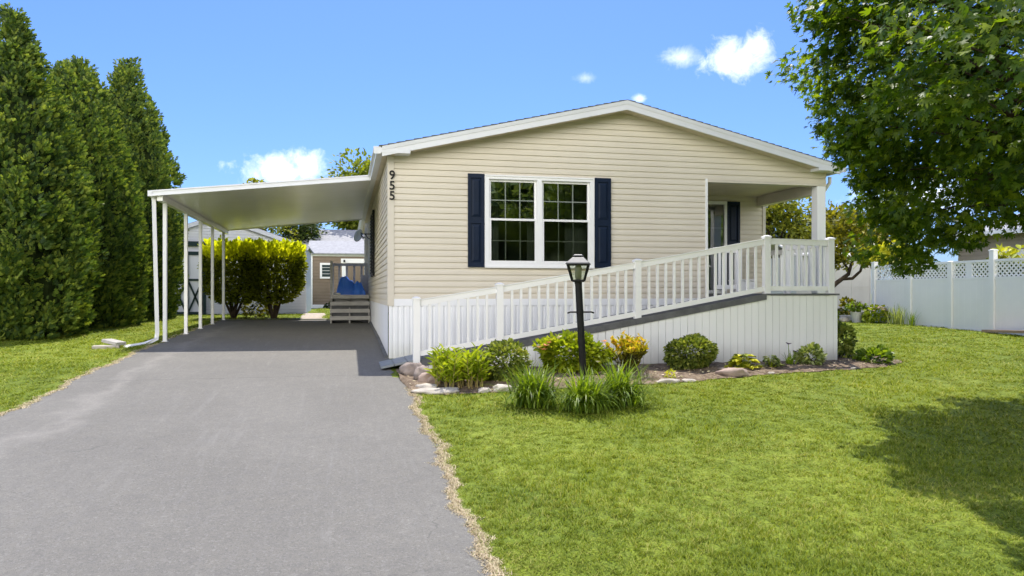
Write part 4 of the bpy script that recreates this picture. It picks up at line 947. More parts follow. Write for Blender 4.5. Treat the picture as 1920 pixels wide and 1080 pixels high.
# ------------------------------------------------------------------ clipped hedge shrubs
for i, (x, lab) in enumerate(((-4.0, 'flat-topped yellow-green hedge shrub on the left, behind the carport posts'), (-2.87, 'flat-topped yellow-green hedge shrub on the right, nearer the brown shed'))):
    y = 11.1; g = gz(0, y); t = thing('hedge_shrub', lab, 'shrub', (x, y, g), 'clipped hedge shrubs behind the carport')
    r = np.random.default_rng(30+i); n = 9500
    hx = .82 if i == 0 else .88
    u = r.uniform(-1, 1, n); v = r.uniform(-1, 1, n); z = r.random(n)**.75
    zz = .42+z*1.78; wd = np.interp(zz, [.4, .7, 1.1, 2.3], [.42, .80, .97, 1.0]); edge = np.maximum(np.abs(u), np.abs(v)) > .62
    keep = edge | (zz > 2.0) | (r.random(n) < .35); u, v, zz, wd = u[keep], v[keep], zz[keep], wd[keep]
    P = np.stack([x+u*hx*wd*(1+.05*np.sin(9*zz)), y+v*.62*wd, g+zz+(.07*np.sin(7*u+3)*np.sin(5*v)+.05*np.sin(15*u+i))*(zz/2.2)+np.where((zz > 2.0) & (r.random(len(zz)) < .16), .10*r.random(len(zz)), 0)-.10*(np.abs(u) > .85)*(zz > 1.9)], 1); D = np.stack([u*.8, v*.8, np.full(len(u), .5)], 1)
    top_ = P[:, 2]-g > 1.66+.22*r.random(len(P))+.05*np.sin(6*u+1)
    leafy('foliage', t, P[~top_], D[~top_], .115, m_hedge, .8, .0); leafy('new_growth', t, P[top_], D[top_]*np.array([.6, .6, 2.2]), .125, m_hedgelime, .6, -.1)  # lime top: new growth plus sunlit brightness put into the leaf colour
    stems('trunk', t, (x, y, g-.03), [(x+.5*math.cos(a)*q, y+.4*math.sin(a)*q, g+1.15) for a, q in ((.2, 1), (1.3, .6), (2.2, 1), (3.2, 1), (4.2, .8), (5.3, .9), (2.8, .4), (.8, .3))], .045, m_bark, 7)
shrub('undergrowth_shrub', 'loose bright shrub growing through between the hedge trunks', (-3.42, 11.7, .35), (.55, .4, .42), 700, .1, m_gold, 33, stem=False)

# ------------------------------------------------------------------ trees
def crown_tree(label, x, y, trunk_h, c, rad, n, size, m, seed, name='tree', group=None, clumps=40, lean=(0, 0), tr=.12, spread=.34, nb=9):
    g = gz(0, y); r = np.random.default_rng(seed); t = thing(name, label, 'tree', (x, y, g), group); cc = Vector((x+c[0], y+c[1], g+c[2]))
    mb = MB(); b = Vector((x, y, g-.1)); f = Vector((x+lean[0], y+lean[1], g+trunk_h)); mb.tube([b, b.lerp(f, .5)+Vector((.04, 0, 0)), f], [tr*1.2, tr, tr*.75], 9)
    d = nrm(r.normal(size=(clumps, 3))); q = r.uniform(.45, .92, clumps)
    C = np.array(cc)+d*q[:, None]*np.array(rad)
    for i in range(min(nb, clumps)):
        e = Vector(C[i]); mid = f.lerp(e, .5)+Vector((0, 0, .12*rad[2])); mb.tube([f, mid, e], [tr*.55, tr*.32, tr*.08], 6)
    mb.build('trunk', m_bark, t, smooth=True)
    k_ = r.integers(0, clumps, n); dd = nrm(r.normal(size=(n, 3))); s = spread*min(rad)*r.uniform(.5, 1.35, clumps)
    P = C[k_]+dd*s[k_][:, None]*r.uniform(.6, 1.05, (n, 1)); leafy('crown', t, P, dd*.7+(P-np.array(cc))/np.array(rad)*.5, size, m, .8, .2)
    return t
bgl = 'trees beyond the sheds on the left'
crown_tree('rounded yellow-green tree rising behind the mobile home roof edge', .9, 34, 3.0, (0, 0, 5.9), (2.45, 2.4, 3.0), 20000, .24, m_bground, 51, 'leafy_tree', bgl, 90, tr=.2, spread=.42)
crown_tree('leafy tree whose twig tips show just above the carport roof', -5.3, 28, 2.5, (0, 0, 4.5), (1.9, 1.7, 2.2), 4200, .19, m_bgtree, 52, 'leafy_tree', bgl, 40, tr=.15)
crown_tree('dark green tree behind the white shed roof under the carport', -3.2, 30, 2.2, (0, 0, 3.4), (1.6, 1.5, 1.5), 3000, .19, m_bgdark, 53, 'leafy_tree', bgl, 36, tr=.15)
bgr = 'trees beyond the porch on the right'
crown_tree('full green tree filling the porch opening behind the railing', 15.7, 14, 1.6, (0, 0, 3.1), (1.45, 1.4, 1.75), 5200, .17, m_bgtree, 54, 'garden_tree', bgr, 46, tr=.1)
crown_tree('lower bushy tree between the porch tree and the porch column', 17.0, 14.6, 1.3, (0, 0, 2.6), (1.3, 1.2, 1.3), 3600, .16, m_bgdark, 55, 'garden_tree', bgr, 40, tr=.1)
crown_tree('yellowish tree beyond the porch column', 18.2, 14.2, 1.5, (0, 0, 3.0), (1.3, 1.2, 1.3), 3200, .17, m_gold, 56, 'garden_tree', bgr, 36, tr=.1)
crown_tree('dark tree rising behind the lattice fence under the maple', 19.0, 11.5, 1.8, (0, 0, 3.2), (1.6, 1.8, 1.7), 3500, .18, m_bgdark, 57, 'garden_tree', bgr, 36, tr=.1)
# leaning multi-stemmed ornamental
t = thing('ornamental_tree', 'small leaning yellow-green ornamental tree with bent dark branches beside the porch', 'tree', (13.3, 8, gz(0, 8)))
mb = MB(); g = gz(0, 8)
mb.tube([(13.2, 8, g-.1), (13.5, 8, .95), (14.0, 8, 1.36), (14.45, 8, 1.66), (14.6, 8, 2.1), (14.62, 8, 2.7)], [.09, .085, .075, .06, .04, .02], 8)
mb.tube([(14.2, 8, 1.5), (14.55, 7.95, 1.52), (14.8, 7.9, 1.75), (14.95, 7.9, 2.25), (15.05, 7.9, 2.6)], [.05, .05, .042, .03, .015], 7)
mb.tube([(14.5, 8, 1.75), (14.2, 8.1, 2.2), (13.95, 8.1, 2.7)], [.04, .03, .015], 6); mb.tube([(14.6, 8, 2.1), (14.9, 8.1, 2.6), (15.1, 8.2, 3.0)], [.035, .025, .012], 6); mb.tube([(14.6, 8, 2.3), (14.4, 7.8, 2.9), (14.3, 7.8, 3.3)], [.03, .02, .01], 6)
mb.build('trunk', m_bark, t, smooth=True)
P = []; r = np.random.default_rng(5)
CC = [(13.95, 8.1, 2.75), (14.3, 7.8, 3.25), (14.6, 8, 2.8), (15.1, 8.2, 3.0), (15.05, 7.9, 2.6), (14.7, 8.1, 3.35), (13.8, 8, 2.35), (14.1, 8.2, 3.0), (14.9, 7.8, 2.25), (14.35, 8, 2.4), (15.35, 7.9, 2.75), (14.0, 7.8, 2.1), (15.2, 7.9, 2.3)]
for c_ in CC: P.append(np.array(c_)+nrm(r.normal(size=(170, 3)))*r.uniform(.05, .38, (170, 1)))
P = np.concatenate(P); leafy('crown', t, P, nrm(P-np.array([14.5, 8, 2.2])), .15, m_gold, .8, .2)

# the big maple on the right
MX, MY = 7.6, -6.5; MC = np.array([7.4, -6.3, 4.35])
t = thing('maple_tree', 'large maple overhanging the lawn with dense dark green lobed leaves', 'tree', (MX, MY, gz(0, MY)))
r = np.random.default_rng(21); tw = MB(); g = gz(0, MY)
tw.tube([(MX, MY, g-.1), (MX+.02, MY, g+.9), (MX-.02, MY, g+1.9), (MX, MY, 3.6), (MX+.05, MY+.05, 5.6), (MX, MY, 7.0)], [.24, .2, .18, .14, .09, .03], 12)
cl = []
RAD = np.array([3.55, 3.6, 3.3])
nC = 520
d = nrm(r.normal(size=(nC, 3))); q = r.uniform(.25, 1.0, nC)**.55
C = MC+d*q[:, None]*RAD
# lower branches that droop towards the house and the camera
extra = np.array([(5.5, -4.6, 1.62), (5.6, -4.9, 1.45), (5.9, -4.7, 1.75), (5.5, -4.4, 2.1), (6.2, -5.0, 1.7), (6.6, -5.0, 2.05), (6.9, -4.8, 2.35), (5.4, -4.5, 2.4), (6.4, -4.4, 2.0), (5.75, -4.5, 1.95), (5.4, -5.2, 2.0), (6.1, -5.6, 1.9), (6.8, -5.7, 1.9), (7.2, -5.2, 2.3), (7.6, -5.0, 2.6), (7.4, -4.2, 2.4), (8.4, -4.2, 2.5), (7.9, -3.7, 2.7), (7.0, -3.9, 2.5), (4.5, -5.0, 3.0), (4.35, -4.8, 3.6), (4.4, -5.2, 4.0), (4.75, -4.9, 2.85), (4.9, -5.3, 3.4), (4.8, -4.6, 3.8), (5.1, -4.9, 2.7), (5.2, -4.8, 3.3), (5.4, -4.7, 2.6), (5.5, -5, 3.1), (5.7, -4.9, 2.4), (6.6, -6.2, 1.75), (7.2, -6.6, 1.8), (6.2, -6.6, 1.9), (5.6, -6.4, 2.1), (5.2, -6.9, 2.2), (4.6, -7.2, 2.5), (4.4, -7.8, 2.7), (5.2, -7.8, 2.4), (6.0, -7.6, 2.1), (4.3, -6.6, 2.9), (3.9, -7.4, 2.6), (3.7, -7.9, 2.9), (4.0, -8.3, 2.6), (4.4, -8.6, 2.5), (3.7, -7.2, 3.2), (4.8, -8.8, 2.4), (4.1, -9.0, 2.9), (3.9, -8.6, 3.3), (4.6, -9.3, 3.0), (5.2, -9.2, 2.7)])
zlow = 1.95+.45*((C[:, 0]-MC[0])/3.3)**2+.3*((C[:, 1]-MC[1])/3.1)**2
C = C[C[:, 2] > zlow]; C = np.concatenate([C, extra]); nC = len(C)
for c_ in C[r.random(nC) < .4]:
    hz = max(1.75, c_[2]-.45*math.hypot(c_[0]-MX, c_[1]-MY)-.3); b = Vector((MX, MY, min(hz, 6.2))); e = Vector(c_)
    mid = b.lerp(e, .5)+Vector((r.normal()*.08, r.normal()*.08, .22)); q3 = b.lerp(e, .8)+Vector((r.normal()*.06, r.normal()*.06, .16)); L = (e-b).length
    tw.tube([b, mid, q3, e], [.012+.009*L, .009+.005*L, .009, .004], 5)
tw.build('trunk', m_bark, t, smooth=True)
n = 98000; k_ = r.integers(0, nC, n); dd = nrm(r.normal(size=(n, 3))); sz = r.uniform(.24, .52, nC)
P = C[k_]+dd*(sz[k_]*r.uniform(.25, 1.0, n)**.6)[:, None]*np.array([1, 1, .62])
out = nrm((P-MC)/RAD); U = nrm(out*np.array([1, 1, .2])*.8+.75*rdir(n)+np.array([0, 0, -.5])); W = nrm(np.array([0, 0, 1.])+.65*rdir(n)+.45*out)
s = r.uniform(.05, .098, n); mv, mf = maple_shape()
inst_mesh('crown', mv, mf, P, frames(U, W), np.stack([s, s, s], 1), m_maple, t)

# trees across the street (they are what the window glass mirrors)
acr = 'trees across the street'
for i, (x, y, R, H, lab) in enumerate(((-9, -30, 5.5, 10, 'broad tree across the street, far left of the drive'), (1.5, -31, 5.8, 11.5, 'tall tree across the street opposite the driveway'), (10, -30, 5.4, 10.5, 'round tree across the street opposite the front window'), (19, -31, 5.5, 10, 'large tree across the street opposite the lattice fence'))):
    crown_tree(lab, x, y, 2.4, (0, 0, H*.52), (R, R, H*.44), 14000, .6, m_street, 70+i, 'street_tree', acr, 46, tr=.3)

# ------------------------------------------------------------------ outbuildings on the left
def gable_shed(t, x0, x1, y0, y1, g, ze, zp, wallm, roofm, trimm, over=.12):
    xm = (x0+x1)/2
    mb = MB(); mb.quad((x0, y0, g), (x1, y0, g), (x1, y0, ze), (xm, y0, zp), (x0, y0, ze)); mb.quad((x1, y0, g), (x1, y1, g), (x1, y1, ze), (x1, y0, ze)); mb.quad((x0, y0, g), (x0, y0, ze), (x0, y1, ze), (x0, y1, g)); mb.quad((x0, y1, g), (x0, y1, ze), (xm, y1, zp), (x1, y1, ze), (x1, y1, g)); mb.build('wall', wallm, t)
    sl = (zp-ze)/(x1-xm); mb = MB()
    for s in (-1, 1):
        xe = xm+s*((x1-xm)+over)
        mb.hexa([(xm, y0-over, zp+.005), (xe, y0-over, zp+.005-sl*abs(xe-xm)), (xe, y1+over, zp+.005-sl*abs(xe-xm)), (xm, y1+over, zp+.005)][::s], [(xm, y0-over, zp+.06), (xe, y0-over, zp+.06-sl*abs(xe-xm)), (xe, y1+over, zp+.06-sl*abs(xe-xm)), (xm, y1+over, zp+.06)][::s])
    mb.build('roof', roofm, t)
    mb = MB()
    for s in (-1, 1):
        xe = xm+s*((x1-xm)+over); a = (xm, y0-over-.02, zp-.03); b = (xe, y0-over-.02, zp-.03-sl*abs(xe-xm)); mb.bar(a, b, .03, .13)
    mb.build('rake_trim', trimm, t)
ws = thing('storage_shed', 'large white gabled shed with dark green cross-braced barn doors', 'shed', (-5, 15, .34))
g0 = gz(0, 15)-.05
gable_shed(ws, -7.95, -2.13, 15, 19, g0, 2.70, 3.72, m_shedwhite, m_greyshingle, m_shedwhite, .1)
mb = MB()
for i in range(36):
    z = g0+.1*i; w_ = 2.9 if z < 2.7 else 2.91*(3.72-z)/1.02
    if w_ > .05: mb.box(-5.04-w_, -5.04+w_, 14.985, 14.998, z, z+.012)
mb.build('clapboard_shade_lines', mat('shed_shadow_line', (.60, .61, .66), None, 3, .6), ws)  # thin strips coloured as the shade lines under the siding laps
for a, b in ((-6.55, -6.04), (-6.04, -5.52)):
    dm = MB(); dm.box(a, b, 14.94, 14.984, g0+.08, 2.36); dr = dm.build('barn_door', m_shedwhite, ws)
    tm = MB()
    for p, q_ in (((a+.03, 0, g0+.1), (b-.03, 0, 1.5)), ((a+.03, 0, 1.5), (b-.03, 0, g0+.1))): tm.bar((p[0], 14.925, p[2]), (q_[0], 14.925, q_[2]), .02, .06)
    tm.box(a, b, 14.90, 14.915, 1.49, 1.56); tm.box(a, b, 14.90, 14.915, g0+.06, g0+.14); tm.box(a, a+.045, 14.898, 14.93, g0+.14, 2.36); tm.box(b-.045, b, 14.898, 14.93, g0+.14, 2.36)
    tm.build('door_brace', m_darkgreen, dr)
mb = MB(); mb.box(-6.6, -5.45, 14.9, 14.96, 2.37, 2.49); mb.box(-6.62, -5.43, 14.9, 14.96, 2.68, 2.84); mb.box(-5.51, -5.43, 14.9, 14.96, g0+.05, 2.37); mb.build('door_frame', m_darkgreen, ws)
bs = thing('garden_shed', 'brown sided shed with white trim, small window and grey roof', 'shed', (-.5, 22, .4))
g0 = gz(0, 22)
mb = MB(); siding(mb, lambda z, m_: [(-2.2, 2.2)], g0+.16, 2.72, lambda u, o_, z: (u, 22-o_, z), ch=.14); mb.box(-2.2, 2.2, 22.01, 26.9, g0, 2.7); mb.build('wall', m_brown, bs)
mb = MB(); mb.box(-2.3, -2.2, 21.96, 22.05, g0, 2.74); mb.box(-2.3, 2.3, 21.955, 22.05, 2.722, 2.82); mb.box(-2.2, 2.2, 21.97, 22.0, g0, g0+.16); mb.build('trim', m_white, bs)
mb = MB(); mb.hexa([(-2.45, 21.8, 2.80), (2.4, 21.8, 2.80), (2.4, 24.5, 3.53), (-2.45, 24.5, 3.53)], [(-2.45, 21.8, 2.85), (2.4, 21.8, 2.85), (2.4, 24.5, 3.58), (-2.45, 24.5, 3.58)]); mb.hexa([(-2.45, 24.5, 3.53), (2.4, 24.5, 3.53), (2.4, 27.2, 2.8), (-2.45, 27.2, 2.8)], [(-2.45, 24.5, 3.58), (2.4, 24.5, 3.58), (2.4, 27.2, 2.85), (-2.45, 27.2, 2.85)]); mb.build('roof', m_greyshingle, bs)
mb = MB()
for a, b, c, d in ((-1.88, -1.28, 2.33, 2.42), (-1.88, -1.28, 1.72, 1.80), (-1.88, -1.79, 1.80, 2.33), (-1.37, -1.28, 1.80, 2.33)): mb.box(a, b, 21.94, 22, c, d)
sw = mb.build('window', m_white, bs)
mb = MB(); mb.box(-1.79, -1.37, 21.96, 21.975, 1.80, 2.33); mb.build('pane', m_darkgreen, sw)
mb = MB()
for i in range(3): mb.box(-1.79, -1.37, 21.945, 21.958, 1.92+.14*i, 1.945+.14*i)
mb.build('muntins', m_panelgrey, sw)
mb = MB(); mb.box(-.93, -.76, 21.94, 22, g0, 2.42); mb.box(.12, .28, 21.94, 22, g0, 2.42); mb.box(-.97, .32, 21.93, 22, 2.42, 2.62); df = mb.build('door_frame', m_white, bs)
mb = MB(); mb.box(-.76, .12, 21.95, 21.98, g0+.02, 2.3); mb.build('door', m_brown, bs)
mb = MB(); mb.box(-.86, -.78, 21.87, 21.928, 2.46, 2.56); mb.build('shed_light', m_black, bs)
shrub('foundation_plant', 'low green plants along the brown shed foot', (-1.2, 21.6, .1), (.5, .2, .16), 350, .1, m_bgdark, 44, cat='plant', stem=False)
nh = thing('neighbour_house', 'house with long grey shingle roof behind the brown shed', 'house', (0, 31, .45))
mb = MB(); mb.box(-3.6, 6, 28.4, 36, .4, 3.4); mb.build('wall', m_beige, nh)
mb = MB(); mb.hexa([(-3.8, 28, 3.38), (6.2, 28, 3.38), (6.2, 31.5, 4.62), (-3.8, 31.5, 4.62)], [(-3.8, 28, 3.46), (6.2, 28, 3.46), (6.2, 31.5, 4.70), (-3.8, 31.5, 4.70)]); mb.hexa([(-3.8, 31.5, 4.62), (6.2, 31.5, 4.62), (6.2, 36, 3.3), (-3.8, 36, 3.3)], [(-3.8, 31.5, 4.70), (6.2, 31.5, 4.70), (6.2, 36, 3.38), (-3.8, 36, 3.38)]); mb.build('roof', m_greyshingle, nh)

# entry steps beside the house with landing and rails
st = thing('entry_steps', 'grey side entry steps with railed landing against the house wall', 'steps', (-.64, 8.8, gz(0, 8.8)))
g = gz(0, 8.3); n = 4; z0 = g; rise = (1.02-g)/n
for i in range(n):
    y = 8.25+.27*i; zt = g+rise*(i+1); mb = MB(); mb.box(-1.18, -.115, y-.03, y+.25, zt-.045, zt); mb.box(-1.18, -.115, y-.032, y-.0305, zt-.10, zt-.0)
    mb.build('tread', m_greywood, st)
mb = MB()
for x in (-1.15, -.66, -.14):
    mb.hexa([(x-.02, 8.26, g-.02), (x+.02, 8.26, g-.02), (x+.02, 9.3, g-.02), (x-.02, 9.3, g-.02)], [(x-.02, 8.26, g+.12), (x+.02, 8.26, g+.12), (x+.02, 9.3, .9), (x-.02, 9.3, .9)])
mb.build('stringer', m_greywood, st)
mb = MB(); mb.box(-1.18, -.115, 9.31, 10.9, .965, 1.02); mb.box(-1.18, -.115, 9.302, 9.33, .8, .96); mb.box(-1.16, -1.1, 10.7, 10.76, g, .96); mb.box(-.2, -.14, 10.7, 10.76, g, .96); mb.build('landing', m_greywood, st)
mb = MB(); mb.box(-1.14, -.15, 9.34, 10.85, g, .79); mb.box(-1.14, -.15, 8.56, 8.58, g, g+.3); mb.box(-1.14, -.15, 8.83, 8.85, g, g+.5); mb.build('dark_backing', m_deck, st)  # dark backing added under the landing and behind the open treads
mb = MB(); mb.box(-1.19, -1.12, 9.2, 9.27, g, 1.98); mb.build('post', m_greywood, st)
for x, y in ((-1.15, 10.85), (-.15, 10.85)):
    mb = MB(); mb.box(x-.04, x+.04, y-.04, y+.04, 1.0, 1.98); mb.build('post', m_greywood, st)
mb = MB(); mb.bar((-1.15, 10.85, 1.93), (-.15, 10.85, 1.93), .05, .08); mb.bar((-1.155, 9.24, 1.92), (-1.155, 10.85, 1.92), .05, .08); mb.build('top_rail', m_greywood, st)
for i in range(4):
    mb = MB(); x = -.95+.22*i; mb.box(x-.03, x+.03, 10.83, 10.87, 1.02, 1.9); mb.build('baluster', m_greywood, st)
# blue covered heap on the landing
from mathutils import noise as mnoise
mb = MB(); nu, nv = 44, 26
def heap(i, j):
    u, v = i/nu, j/nv; e = min(1, 7*min(u, 1-u), 6*min(v, 1-v)); q = Vector((u*5, v*4, 0))
    h = .06+e*(.44-.2*u+.07*math.exp(-((u-.3)/.1)**2)-.09*math.exp(-((u-.62)/.05)**2))+e*.10*(abs(mnoise.noise(q*1.6))-.2)+e*.04*abs(mnoise.noise(q*4))
    return (-1.02+.82*u+.03*mnoise.noise(q+Vector((9, 0, 0))), 9.75+.75*v+.04*mnoise.noise(q+Vector((0, 7, 0))), 1.022+(h if 0 < i < nu and 0 < j < nv else .0))
for i in range(nu):
    for j in range(nv): mb.quad(heap(i, j), heap(i+1, j), heap(i+1, j+1), heap(i, j+1))
tag(mb.build('tarp_cover', m_blue, smooth=True), 'bright blue tarpaulin draped over a heap on the step landing', 'tarpaulin')
mb = MB(); mb.lathe([(0, 0), (.08, .0), (.1, .02), (.08, .05), (0, .06)], (-1.0, 9.45, 1.022), 12); tag(mb.build('pale_bowl', m_white, smooth=True), 'small white bowl on the step landing in front of the blue tarpaulin', 'bowl')
# utility post, meter box and satellite dish beyond the landing
up = thing('utility_post', 'white utility post with grey meter box beyond the side steps', 'post', (-.14, 11.2, gz(0, 11.2)))
mb = MB(); mb.box(-.19, -.1, 11.15, 11.24, gz(0, 11)-.05, 3.24); mb.build('pole', m_white, up)
mb = MB(); mb.box(-.32, -.08, 11.05, 11.149, 1.0, 1.62); mb.build('meter_box', m_greywood, up, bevel=.01)
sd = thing('satellite_dish', 'pale oval satellite dish on the white utility post', 'satellite dish', (-.2, 11.1, 2.8))
mb = MB(); mb.lathe([(0, 0), (.07, .008), (.14, .03), (.20, .06), (.202, .066), (.14, .037), (.07, .016), (0, .007)], (0, 0, 0), 24)
dm = mb.build('dish', m_dish, sd, smooth=True)
R_ = Matrix.Translation((-.34, 11.05, 2.82)) @ Matrix.Rotation(math.radians(-52), 4, 'Z') @ Matrix.Rotation(math.radians(75), 4, 'X')
dm.data.transform(R_)
mb = MB(); mb.bar((-.19, 11.14, 2.78), (-.33, 11.06, 2.8), .03, .03); mb.build('arm', m_dish, sd)

# ------------------------------------------------------------------ right side: fence, shed, neighbour
fx = 14.48
fence = thing('lattice_fence', 'white vinyl privacy fence with lattice top along the lawn', 'fence', (fx, 3, gz(0, 3)))
FP = [6.86, 5.42, 4.0, 2.72, 1.44, .1, -1.3]
def lattice(mb, y0, y1, z0, z1, x, step=.115, w_=.036):
    for s in (-1, 1):
        c0_ = (y0-s*z1, y0-s*z0, y1-s*z1, y1-s*z0); a, b = min(c0_), max(c0_); c = a+step/2
        while c < b:            # line y = c + s*z
            zs = sorted([(y0-c)/s, (y1-c)/s]); za, zb = max(z0, zs[0]), min(z1, zs[1])
            if zb-za > .01: mb.bar((x+.006*s, c+s*za, za), (x+.006*s, c+s*zb, zb), w_, .008, up=(1, 0, 0))
            c += step*1.414/1.0*.75
for i in range(len(FP)-1):
    a, b = FP[i], FP[i+1]; g = gz(0, b); zt = 1.88+.0*i
    pm = MB(); pm.box(fx-.018, fx+.018, b+.072, a-.072, g+.05, 1.40)
    n_ = int((a-b)/.16)
    for k_ in range(1, n_): yy = b+(a-b)*k_/n_; pm.box(fx-.021, fx-.0185, yy-.075, yy+.07, g+.06, 1.39)
    pm.build('panel', m_white, fence)
    rm = MB(); rm.box(fx-.028, fx+.028, b+.045, a-.045, 1.40, 1.465); rm.build('rail', m_white, fence)
    for z0_, z1_ in ((zt-.055, zt+.005), (g+.02, g+.09)): rm = MB(); rm.box(fx-.027, fx+.027, b+.045, a-.045, z0_, z1_); rm.build('rail', m_white, fence)
    lm = MB()
    if i == 2: lattice(lm, b+.045, b+.62, 1.465, zt-.055, fx); lattice(lm, b+.8, a-.045, 1.465, zt-.055, fx); lm.box(fx-.015, fx+.015, b+.62, b+.8, 1.465, zt-.055)
    else: lattice(lm, b+.045, a-.045, 1.465, zt-.055, fx)
    lm.build('lattice_panel', m_white, fence)
for i, y in enumerate(FP):
    mb = post_mesh(fx, y, gz(0, y)-.05, 2.13 if i == 3 else (2.0 if i == 0 else 1.90), .125); mb.build('post', m_white, fence)
mb = MB(); mb.box(14.62, 14.68, 7.1, 7.16, .2, 2.62); tag(mb.build('pole', m_white), 'thin pale pole standing at the far end of the lattice fence', 'pole')
mb = MB(); mb.bar((14.3, 2.75, gz(0, 2.6)+.04), (15.2, 1.0, gz(0, 1)+.24), .16, .05); mb.bar((14.28, 2.5, gz(0, 2.6)+.03), (14.2, .3, gz(0, 1)+.1), .14, .04)
mb = MB(); mb.bar((14.25, 2.72, gz(0, 2.72)+.045), (14.05, .6, gz(0, .6)+.20), .20, .06)
tag(mb.build('wood_plank', m_plank), 'weathered wooden plank lying against the foot of the lattice fence', 'plank')
rs = thing('panel_shed', 'pale grey panelled shed behind the leaning ornamental tree', 'shed', (16.3, 11, gz(0, 11)))
g = gz(0, 11)
mb = MB(); mb.box(14.6, 17.6, 11, 13.4, g-.05, 2.35)
for i in range(5): mb.box(14.6+.74*i, 14.65+.74*i, 10.985, 11.0, g, 2.35)
mb.box(14.6, 17.6, 10.987, 10.999, 1.28, 1.31); mb.build('wall', m_panelgrey, rs)
mb = MB(); mb.hexa([(14.4, 10.75, 2.36), (17.8, 10.75, 2.36), (17.8, 12.2, 2.95), (14.4, 12.2, 2.95)], [(14.4, 10.75, 2.42), (17.8, 10.75, 2.42), (17.8, 12.2, 3.01), (14.4, 12.2, 3.01)]); mb.hexa([(14.4, 12.2, 2.95), (17.8, 12.2, 2.95), (17.8, 13.7, 2.36), (14.4, 13.7, 2.36)], [(14.4, 12.2, 3.01), (17.8, 12.2, 3.01), (17.8, 13.7, 2.42), (14.4, 13.7, 2.42)]); mb.build('roof', m_panelgrey, rs)
rn = thing('neighbour_house', 'weathered beige house behind the lattice fence, mostly hidden by maple leaves', 'house', (22, 6, .3))
mb = MB(); siding(mb, lambda z, m_: [(-6, 9.6)], .1, 3.0, lambda u, o_, z: (20-o_, u, z), ch=.14); mb.box(20.01, 26, -6, 9.6, .0, 3.0); mb.build('wall', m_beige, rn)
mb = MB(); mb.hexa([(19.6, -6.3, 3.0), (23, -6.3, 3.9), (23, 9.9, 3.9), (19.6, 9.9, 3.0)], [(19.6, -6.3, 3.07), (23, -6.3, 3.97), (23, 9.9, 3.97), (19.6, 9.9, 3.07)]); mb.hexa([(23, -6.3, 3.9), (26.4, -6.3, 3.0), (26.4, 9.9, 3.0), (23, 9.9, 3.9)], [(23, -6.3, 3.97), (26.4, -6.3, 3.07), (26.4, 9.9, 3.07), (23, 9.9, 3.97)]); mb.build('roof', m_greyshingle, rn)
mb = MB(); mb.box(19.5, 19.6, -6.3, 9.9, 2.93, 3.09); mb.build('gutter', m_white, rn)
mb = MB(); mb.box(19.95, 19.99, 2.5, 8.0, 2.1, 2.45); mb.build('shutter_panel', m_white, rn)
# plants along the fence
def pot(t, x, y, g, r_, h, m): mb = MB(); mb.lathe([(r_*.7, 0), (r_, h), (r_*1.08, h), (r_*1.08, h+.02), (r_*.9, h+.02), (r_*.85, h-.02), (0, h-.03)], (x, y, g), 16); return mb.build('pot', m, t)
t = thing('flower_pot', 'potted pink flowers at the far end of the lattice fence', 'flower pot', (13.75, 6.7, gz(0, 6.7))); g = gz(0, 6.7)
pot(t, 13.75, 6.7, g, .17, .28, m_panelgrey); p, d = ball_points(300, (13.75, 6.7, g+.4), (.28, .25, .16), seed=3, zmin=-.3); leafy('foliage', t, p, d, .1, m_lilyg)
p, d = ball_points(60, (13.75, 6.7, g+.46), (.27, .25, .14), seed=4, zmin=.1); blooms('flower', t, [tuple(q) for q in p], .055, m_pink, 5)
t = thing('flowering_plant', 'bushy plant of pale pink flowers beside the potted pink flowers', 'flower', (14.15, 6.35, gz(0, 6.4))); g = gz(0, 6.35)
p, d = ball_points(500, (14.15, 6.35, g+.22), (.4, .25, .26), seed=5, zmin=-.6); leafy('foliage', t, p, d, .11, m_bright)
p, d = ball_points(70, (14.1, 6.3, g+.34), (.4, .28, .16), seed=6, zmin=.0); blooms('flower', t, [tuple(q) for q in p], .05, m_pink, 5)
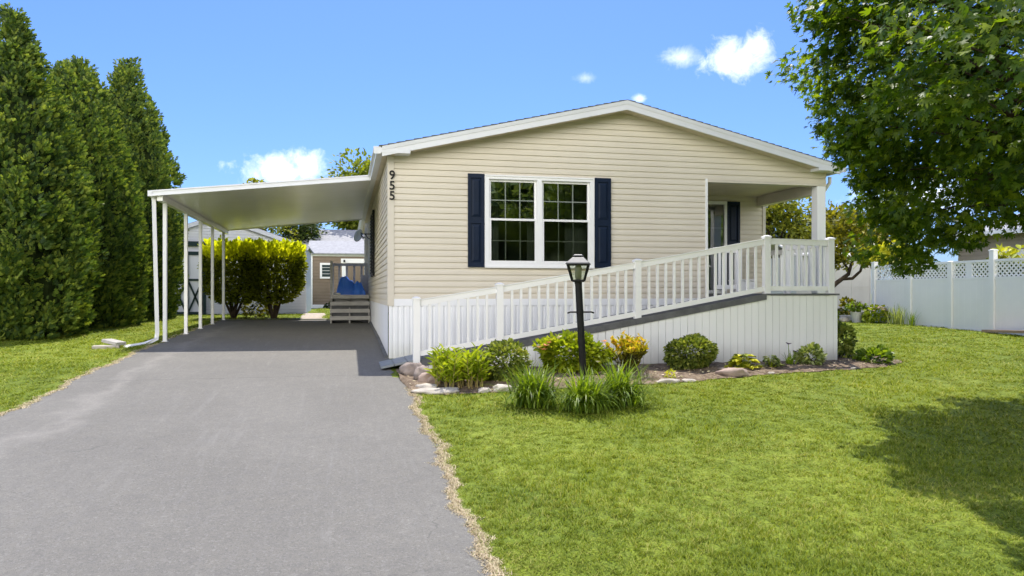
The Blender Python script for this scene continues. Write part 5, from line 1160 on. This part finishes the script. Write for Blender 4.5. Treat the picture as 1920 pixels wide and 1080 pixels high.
blade_clump('ornamental_grass', 'upright tall grass tuft before the second lattice fence panel', (14.15, 5.55), 80, .58, .09, .016, m_variegated, 71, 'plant', 'grass tufts by the fence', .35)
blade_clump('ornamental_grass', 'small dark grass tuft at the fence post, right of the taller tuft', (14.25, 5.1), 36, .45, .05, .014, m_lilyg, 72, 'plant', 'grass tufts by the fence', .3)
shrub('bedding_plant', 'dark leafy plant by the ramp corner before the panelled shed', (13.9, 8.6, .25), (.32, .3, .26), 500, .11, m_bgdark, 73, cat='plant', stem=False)
shrub('bedding_plant', 'low yellow-green plant in front of the panelled shed, left of the pink flowers', (13.4, 7.4, .16), (.22, .2, .2), 300, .1, m_bright, 74, cat='plant', stem=False)
shrub('bedding_plant', 'spiky reddish-tipped plant at the right foot of the panelled shed', (15.9, 9.9, .28), (.3, .25, .32), 400, .12, m_gold, 75, cat='plant', stem=False)
t = thing('lattice_backing', 'dark leafy mass added behind the fence to darken the lattice gaps', 'hedge', (15.6, 4.5, gz(0, 4.5)))
n = 5200; P = np.stack([15.6+.45*rng.uniform(-1, 1, n), rng.uniform(2.9, 6.9, n), .15+1.72*rng.random(n)**.8], 1); leafy('foliage', t, P, rdir(n), .17, m_bgdark, .8)  # added leaf mass stands in for the shade behind the lattice
rock('garden_stone', 'pale stone on the grass left of the potted pink flowers', (13.55, 7.0, gz(0, 7)+.06), (.16, .12, .1), m_rockpale, 111)
slab_thing('timber_edging', 'low grey timber edging between the pale stone and potted pink flowers', 'edging', (13.75, 7.5, gz(0, 7.5)+.08), (14.4, 7.5, gz(0, 7.5)+.08), .1, .18, m_greywood)
crown_tree('bright yellow-leaved sapling just behind the end of the lattice fence', 15.15, 7.5, .9, (0, -.2, 2.1), (.7, .8, .42), 520, .2, m_hosta, 58, 'sapling', None, 14, tr=.03, spread=.5)
crown_tree('bright yellow-leaved sapling behind the lattice fence at the right edge', 15.6, 3.2, .8, (0, 0, 1.75), (.4, .6, .35), 200, .2, m_hosta, 59, 'sapling', None, 10, tr=.03, spread=.5)
